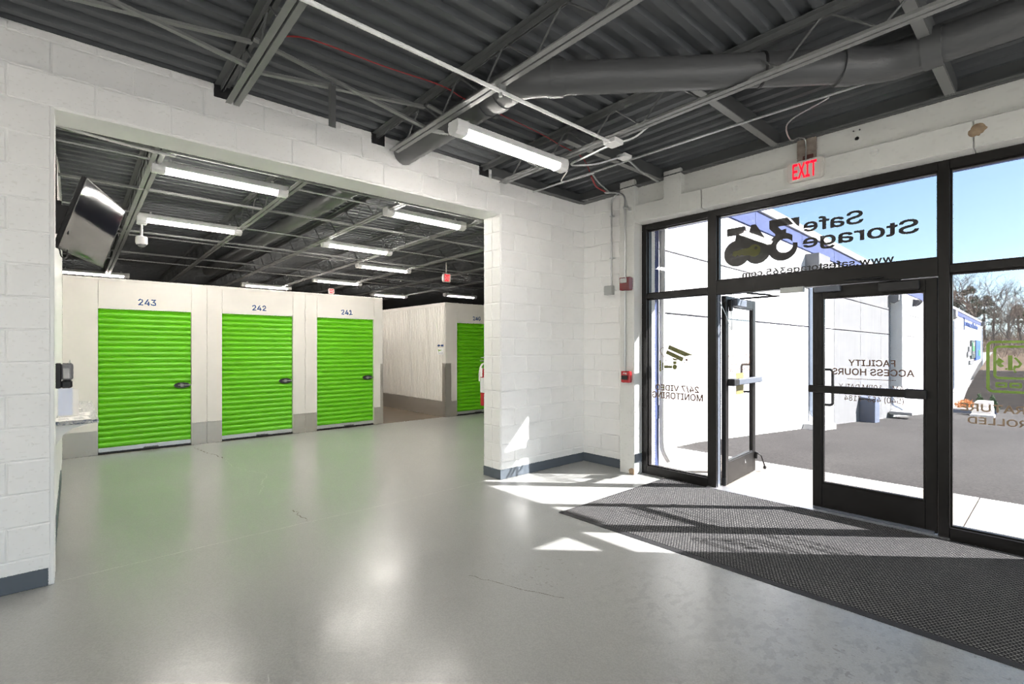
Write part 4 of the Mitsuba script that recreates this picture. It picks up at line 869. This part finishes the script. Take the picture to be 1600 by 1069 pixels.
k = thing('corner_pier', 'blue painted pier outside the left window with a white downspout beside it', 'pier')
part(k, 'pier', cbx(5.41, 5.55, 3.43, 3.80, -0.2, 3.3, 0.004), 'mat_facade_blue')
part(k, 'downspout', tube(fillet([(5.58, 3.40, 3.2), (5.58, 3.40, 0.22), (5.67, 3.36, 0.06)], 0.1), 0.035, 12), 'mat_facade', smooth=50)
part(k, 'band', cbx(5.405, 5.555, 3.425, 3.78, 0.60, 0.78, 0.003), 'mat_facade_blue')

# ------------------------------------------------------------------ the long white neighbour building
nb = thing('neighbour_building', 'long white building with a blue band along the parking lot', 'building')
S0, S1 = -2.0, 68.0
grey = [(8.44, 17.9), (37.0, 40.6)]
J1, J2, BB, BT, CT = 2.03, 2.98, 3.90, 4.27, 4.45
part(nb, 'core', fb(cat([bx(S0, -1.388, 0.03, 0.09, -6, BT), bx(-1.366, S1, 0.03, 0.09, -6, BT), bx(-1.5, -1.3, 0.03, 0.09, 1.95, BT)])), 'mat_seam')
cuts = [S0, -1.377, 2.7, 5.6, 8.44, 11.55, 14.75, 17.9, 21.4, 25.0, 29.0, 33.0, 37.0, 40.6, 45.0, 50.0, 56.0, 62.0, S1]
for a, b in zip(cuts[:-1], cuts[1:]):
    isg = any(g0 - 0.01 <= a and b <= g1 + 0.01 for g0, g1 in grey)
    for z0, z1 in ((-6, J1), (J1, J2), (J2, BB)):
        part(nb, 'wall_panel', fb(cbx(a + 0.010, b - 0.008, 0.0, 0.06, z0 + 0.012, z1 - 0.012, 0.004)), 'mat_facade_grey' if isg else 'mat_facade')
    part(nb, 'blue_band', fb(cbx(a + 0.006, b - 0.006, -0.01, 0.06, BB + 0.012, BT - 0.012, 0.004)), 'mat_facade_blue')
part(nb, 'roof_edge', fb(cbx(S0, S1, -0.05, 0.5, BT, CT, 0.01)), 'mat_facade')
part(nb, 'plinth', fb(cbx(17.0, S1, -0.16, 0.02, -6, -1.38, 0.01)), 'mat_sidewalk_edge')
part(nb, 'plinth', fb(prism([(14.0, -6), (17.0, -6), (17.0, -1.38), (16.0, -1.30), (14.0, -0.95)], 'y', -0.06, 0.02)), 'mat_facade_grey')
def downspout(s, top, bot, w=0.075, mat='mat_downspout'):
    part(nb, 'downspout', fb(cat([cbx(s, s + w, -0.09, -0.01, bot, top, 0.006), tube(fillet([(s + w / 2, -0.05, bot + 0.02), (s + w / 2, -0.06, bot - 0.12), (s + w / 2 + 0.12, -0.32, bot - 0.26), (s + w / 2 + 0.14, -0.38, bot - 0.42)], 0.1), 0.045, 10)])), mat)
downspout(6.18, 3.36, -0.06); downspout(16.55, 3.10, -0.62, 0.11); downspout(38.5, 3.4, -2.2, 0.11); downspout(67.5, 3.6, -5.0, 0.12)
for s, w, z0, z1 in ((6.35, 0.95, 3.36, 3.80), (16.7, 1.0, 3.25, 3.72), (37.6, 1.3, 3.5, 4.1), (67.0, 0.9, 3.9, 4.4)):
    part(nb, 'gutter_box', fb(cat([prism([(-0.30, z1), (-0.30, z0 + 0.1), (-0.12, z0), (0, z0), (0, z1)], 'x', s - w / 2, s + w / 2)])), 'mat_facade_grey')
part(nb, 'splash_block', fb(prism([(5.6, -0.46), (6.9, -0.56), (6.9, -0.42), (6.6, -0.36), (5.9, -0.30), (5.7, -0.34)], 'y', -0.42, -0.02)), 'mat_sidewalk_edge')
part(nb, 'splash_block', fb(cbx(15.9, 17.3, -0.75, -0.05, -1.05, -0.93, 0.02)), 'mat_sidewalk_edge')
for s, z in ((11.9, 3.80), (21.9, 3.72), (22.6, 3.75)):
    part(nb, 'wall_lamp', fb(prism([(0, z + 0.05), (-0.22, z + 0.02), (-0.26, z - 0.06), (-0.10, z - 0.22), (0, z - 0.26)], 'x', s - 0.14, s + 0.14)), 'mat_seam')
# the raised letters, too far off to read, and the board sign
rs = np.random.default_rng(5); s = 46.8; ms = []
while s < 61:
    w = rs.uniform(0.5, 0.95); h = 0.34 if rs.random() < 0.72 else 0.52
    ms += [cbx(s, s + 0.2, -0.06, 0, 3.34, 3.34 + h, 0.01), cbx(s + w - 0.22, s + w, -0.06, 0, 3.34, 3.68, 0.01), cbx(s, s + w, -0.06, 0, 3.6 if rs.random() < .5 else 3.36, 3.68 if rs.random() < .5 else 3.46, 0.01)]
    s += w + (0.2 if rs.random() < 0.8 else 0.8)
ms.append(cbx(46.6, 46.85, -0.06, 0, 3.0, 4.0, 0.01))
part(nb, 'letters', fb(cat(ms)), 'mat_navy', label='dark raised letters too far away to read')
sg = part(nb, 'board_sign', fb(cbx(52.5, 57.5, -0.12, -0.02, 0.55, 2.2, 0.01)), 'mat_sign_dark', label='dark and blue board sign with smaller boards')
part(sg, 'blue_board', fb(cbx(57.0, 63.5, -0.16, -0.05, 0.35, 2.25, 0.01)), 'mat_sign_blue')
part(sg, 'small_board', fb(cat([cbx(50.5, 52.6, -0.1, -0.02, 0.8, 1.65, 0.01), cbx(49.3, 50.6, -0.1, -0.02, 0.7, 1.2, 0.01), cbx(51.2, 55.4, -0.1, -0.02, 0.05, 0.4, 0.01)])), 'mat_facade_grey')
part(sg, 'picture', fb(cat([cbx(53.2, 55.4, -0.15, -0.1, 1.2, 2.0, 0.01), cbx(60.0, 61.8, -0.19, -0.15, 0.7, 1.3, 0.01)])), 'mat_sign_green')
part(sg, 'white_mark', fb(cat([cbx(54.3, 55.1, -0.16, -0.1, 1.65, 2.0, 0.01), cbx(53.8, 54.6, -0.16, -0.1, 0.95, 1.2, 0.01)])), 'mat_facade')
k = thing('utility_cabinet', 'dark blue grey metal cabinet standing against the grey part of the building', 'cabinet')
part(k, 'case', fb(cbx(11.35, 12.05, -0.42, 0, -1.0, -0.15, 0.02)), 'mat_cabinet_blue')
part(k, 'lid', fb(prism([(-0.44, -0.16), (0, -0.10), (0, -0.06), (-0.44, -0.12)], 'x', 11.33, 12.07)), 'mat_cabinet_blue')
part(k, 'foot', fb(cbx(11.2, 12.2, -0.5, 0, -1.06, -0.99, 0.02)), 'mat_sidewalk_edge')

# ------------------------------------------------------------------ planter, shrubs and steps at the far end
def ground(x): return float(gz(np.array(x)))
k = thing('planter', 'low planter with orange autumn plants at the foot of the white building', 'planter')
x0, x1, y0, y1 = 38.2, 40.2, 3.45, 4.35; g = ground(39)
part(k, 'trough', cat([cbx(x0, x1, y0, y1, g - 0.2, g + 0.28, 0.02)]), 'mat_cabinet_blue')
part(k, 'rim', cbx(x0 - 0.03, x1 + 0.03, y0 - 0.03, y1 + 0.03, g + 0.25, g + 0.33, 0.015), 'mat_stone_white')
def leaf_cloud(c, r, n, size, seed, cone=False):
    q = np.random.default_rng(seed); v = []; f = []
    while len(f) < n:
        p = q.uniform(-1, 1, 3)
        if cone:
            h = (p[2] + 1) / 2; lim = (1 - h) * 0.95 + 0.05
            d = math.hypot(p[0], p[1])
            if d > lim or d < lim * 0.55: continue
        elif not 0.35 < np.linalg.norm(p) < 1: continue
        p = np.array(c) + p * np.array(r); a, b = q.normal(0, size, 3), q.normal(0, size, 3)
        i = len(v); v += [p, p + a, p + b]; f.append((i, i + 1, i + 2))
    return tm(v, f)
part(k, 'plants', leaf_cloud((39.2, 3.9, g + 0.45), (0.95, 0.45, 0.30), 900, 0.05, 3), 'mat_orange_leaf', kind='stuff')
for (x, y, h, r, sd, l) in ((42.3, 3.55, 0.95, 0.26, 4, 'narrow dark green cone shrub beside the planter, in front of the white wall'), (41.2, 2.90, 0.92, 0.30, 5, 'rounder green cone shrub right of the white wall')):
    g = ground(x); k = thing('cone_shrub', l, 'shrub', 'clipped shrubs by the planter')
    part(k, 'foliage', leaf_cloud((x, y, g + 0.28 + h / 2), (r, r, h / 2), 1500, 0.05, sd, cone=True), 'mat_shrub')
    part(k, 'stem', tube([(x, y, g), (x, y, g + 0.5)], 0.03, 6), 'mat_bark')
    part(k, 'pot', lathe([(0, 0), (0.2, 0), (0.26, 0.32), (0.22, 0.32), (0.2, 0.28), (0, 0.28)], (x, y, g), 14), 'mat_cabinet_blue')
k = thing('stone_steps', 'pale stone steps beyond the planter on the edge of the lot', 'steps')
g = ground(36)
for i, (x0, x1, h) in enumerate(((34.2, 35.0, 0.22), (35.0, 36.0, 0.45), (36.0, 37.6, 0.70))):
    part(k, 'step', cbx(x0, x1, 2.35 + 0.12 * i, 3.25, g - 0.3, g + h, 0.03), 'mat_stone_white')

# ------------------------------------------------------------------ wooded bank behind the lot
def hill_z(x, y):
    t = np.clip((x - 50) / 14, 0, 1); u = np.clip((x - 64) / 50, 0, 1)
    return -2.75 + 2.1 * t + 5.2 * u * (2 - u) * 0.75 + 0.5 * (meshkit.fbm(np.stack([x * 0.12, y * 0.12, x * 0], -1), 4) - 0.5)
def terrain(x0, x1, y0, y1, nx, ny):
    X, Y = np.meshgrid(np.linspace(x0, x1, nx), np.linspace(y0, y1, ny), indexing='ij'); Zh = hill_z(X, Y)
    v = np.stack([X, Y, Zh], -1).reshape(-1, 3); f = []
    for i in range(nx - 1):
        for j in range(ny - 1):
            a = i * ny + j; f += [(a, a + ny, a + 1), (a + 1, a + ny, a + ny + 1)]
    return tm(v, f)
hl = struct('bank', 'wooded bank with brown leaf litter behind the parking lot')
part(hl, 'dark_slope', terrain(49, 64, -70, 5.4, 15, 60), 'mat_bank', smooth=True, label='dark bare lower slope')
part(hl, 'leaf_litter', cat([terrain(64, 140, -70, 5.4, 30, 50), terrain(77, 140, 5.4, 60, 25, 30)]), 'mat_litter', smooth=True)

def branchy(base, h, seed, spread=0.55, levels=5, r0=0.14, twig_up=0.35):
    q = np.random.default_rng(seed); trunk, twigs = [], []
    def grow(p, d, L, r, lv):
        pts = [p]; dd = d.copy(); n = 3
        for i in range(n):
            dd = dd + q.normal(0, 0.13, 3) + np.array([0, 0, 0.05]); dd /= np.linalg.norm(dd); pts.append(pts[-1] + dd * L / n)
        rr = np.linspace(r, r * 0.6, n + 1)
        (trunk if lv < 2 else twigs).append(tube(pts, rr, 5 if lv < 2 else 3, cap=False))
        if lv >= levels: return
        for c in range(q.integers(3, 5) if lv < 3 else 3):
            t = q.uniform(0.4, 1.0); i = min(n - 1, int(t * n)); s = pts[i] + (pts[i + 1] - pts[i]) * (t * n - i)
            o = q.normal(0, 1, 3); o -= dd * (o @ dd); o /= np.linalg.norm(o)
            nd = dd * (1 - spread * 0.5) + o * spread * q.uniform(0.6, 1.3) + np.array([0, 0, twig_up * 0.4]); nd /= np.linalg.norm(nd)
            grow(s, nd, L * q.uniform(0.55, 0.8), r * 0.55, lv + 1)
    grow(np.array(base, float), np.array([0, 0, 1.0]), h * 0.36, r0, 0)
    return cat(trunk), cat(twigs)
# (x, y, height, spread, levels, label)
TREES = [(88, 10.6, 11.0, .6, 5, 'bare tree behind the white building, at the left end of the wood'),
         (90, 8.9, 11.8, .62, 5, 'tall bare tree rising behind the roof edge of the white building'),
         (86, 7.0, 11.5, .55, 5, 'bare tree with a leaning trunk at the far end of the white building'),
         (92, 6.6, 10.5, .6, 5, 'bare tree in the middle of the wood, right of the building'),
         (88, 4.6, 8.4, .6, 5, 'bare tree near the right edge, with dense fine twigs'),
         (84, 3.4, 7.8, .55, 5, 'bare tree at the right edge of the window'),
         (96, 2.2, 9.0, .6, 4, 'bare tree just beyond the right edge'), (98, 5.6, 9.4, .6, 4, 'farther bare tree between two nearer ones'),
         (80, 5.5, 6.0, .65, 5, 'small bare tree at the edge of the wood beside the building'), (79, 4.0, 5.5, .65, 5, 'low bare tree over the leaf litter'), (82, 2.6, 6.0, .65, 5, 'low bare tree at the right above the leaf litter')]
for i, (x, y, h, sp, lv, l) in enumerate(TREES):
    k = thing('bare_tree', l, 'tree', 'bare trees on the bank')
    z = float(hill_z(np.array(float(x)), np.array(float(y)))) - 0.2
    a, b = branchy((x, y, z), h + 1.0, 100 + i, sp, lv, r0=0.16 * h / 10)
    part(k, 'trunk', a, 'mat_bark'); part(k, 'twigs', b, 'mat_twig' if i % 3 else 'mat_bark')
def pine(x, y, h, seed, label):
    q = np.random.default_rng(seed); k = thing('pine_tree', label, 'tree', 'pines on the bank'); z = float(hill_z(np.array(float(x)), np.array(float(y)))) - 0.2
    part(k, 'trunk', tube([(x, y, z), (x + 0.1, y, z + h * 0.6), (x, y, z + h)], (0.16, 0.11, 0.03), 6), 'mat_bark')
    ms = []
    for i in range(22):
        t = q.uniform(0.4, 1.0); a = q.uniform(0, 6.28); R = (1.05 - t) * h * 0.42 + 0.4
        ms.append(leaf_cloud((x + math.cos(a) * R * 0.7, y + math.sin(a) * R * 0.7, z + h * t), (R * 0.45, R * 0.45, 0.28), 110, 0.13, seed * 50 + i))
    part(k, 'needles', cat(ms), 'mat_needles')
pine(94, 10.9, 7.2, 1, 'dark green pine behind the bare trees at the left')
pine(95, 9.3, 7.8, 2, 'dark green pine behind the roof edge of the white building')
pine(96, 7.6, 6.6, 3, 'dark green pine at the end of the roof edge')
pine(100, 4.4, 4.6, 4, 'small pale pine at the right edge of the wood')
# undergrowth nobody could count
q = np.random.default_rng(11); tw = []; tp = []
for i in range(2600):
    x, y = q.uniform(70, 110), q.uniform(-4, 16)
    if y > 5.0 and x < 78: continue
    z = float(hill_z(np.array(x), np.array(y))); L = q.uniform(0.7, 2.6); d = q.normal(0, 0.45, 3); d[2] = 1; d /= np.linalg.norm(d)
    (tw if i % 3 else tp).append(tube([(x, y, z), (x + d[0] * L * .5, y + d[1] * L * .5, z + d[2] * L * .5), (x + d[0] * L + q.normal(0, .2), y + d[1] * L + q.normal(0, .2), z + d[2] * L)], (0.025, 0.018, 0.008), 3, cap=False))
one('undergrowth', cat(tw), 'mat_twig', 'tangle of brown brush covering the bank under the trees', 'brush', kind='stuff')
one('undergrowth', cat(tp), 'mat_twig_pale', 'paler dry stems mixed into the brush on the bank', 'brush', kind='stuff')
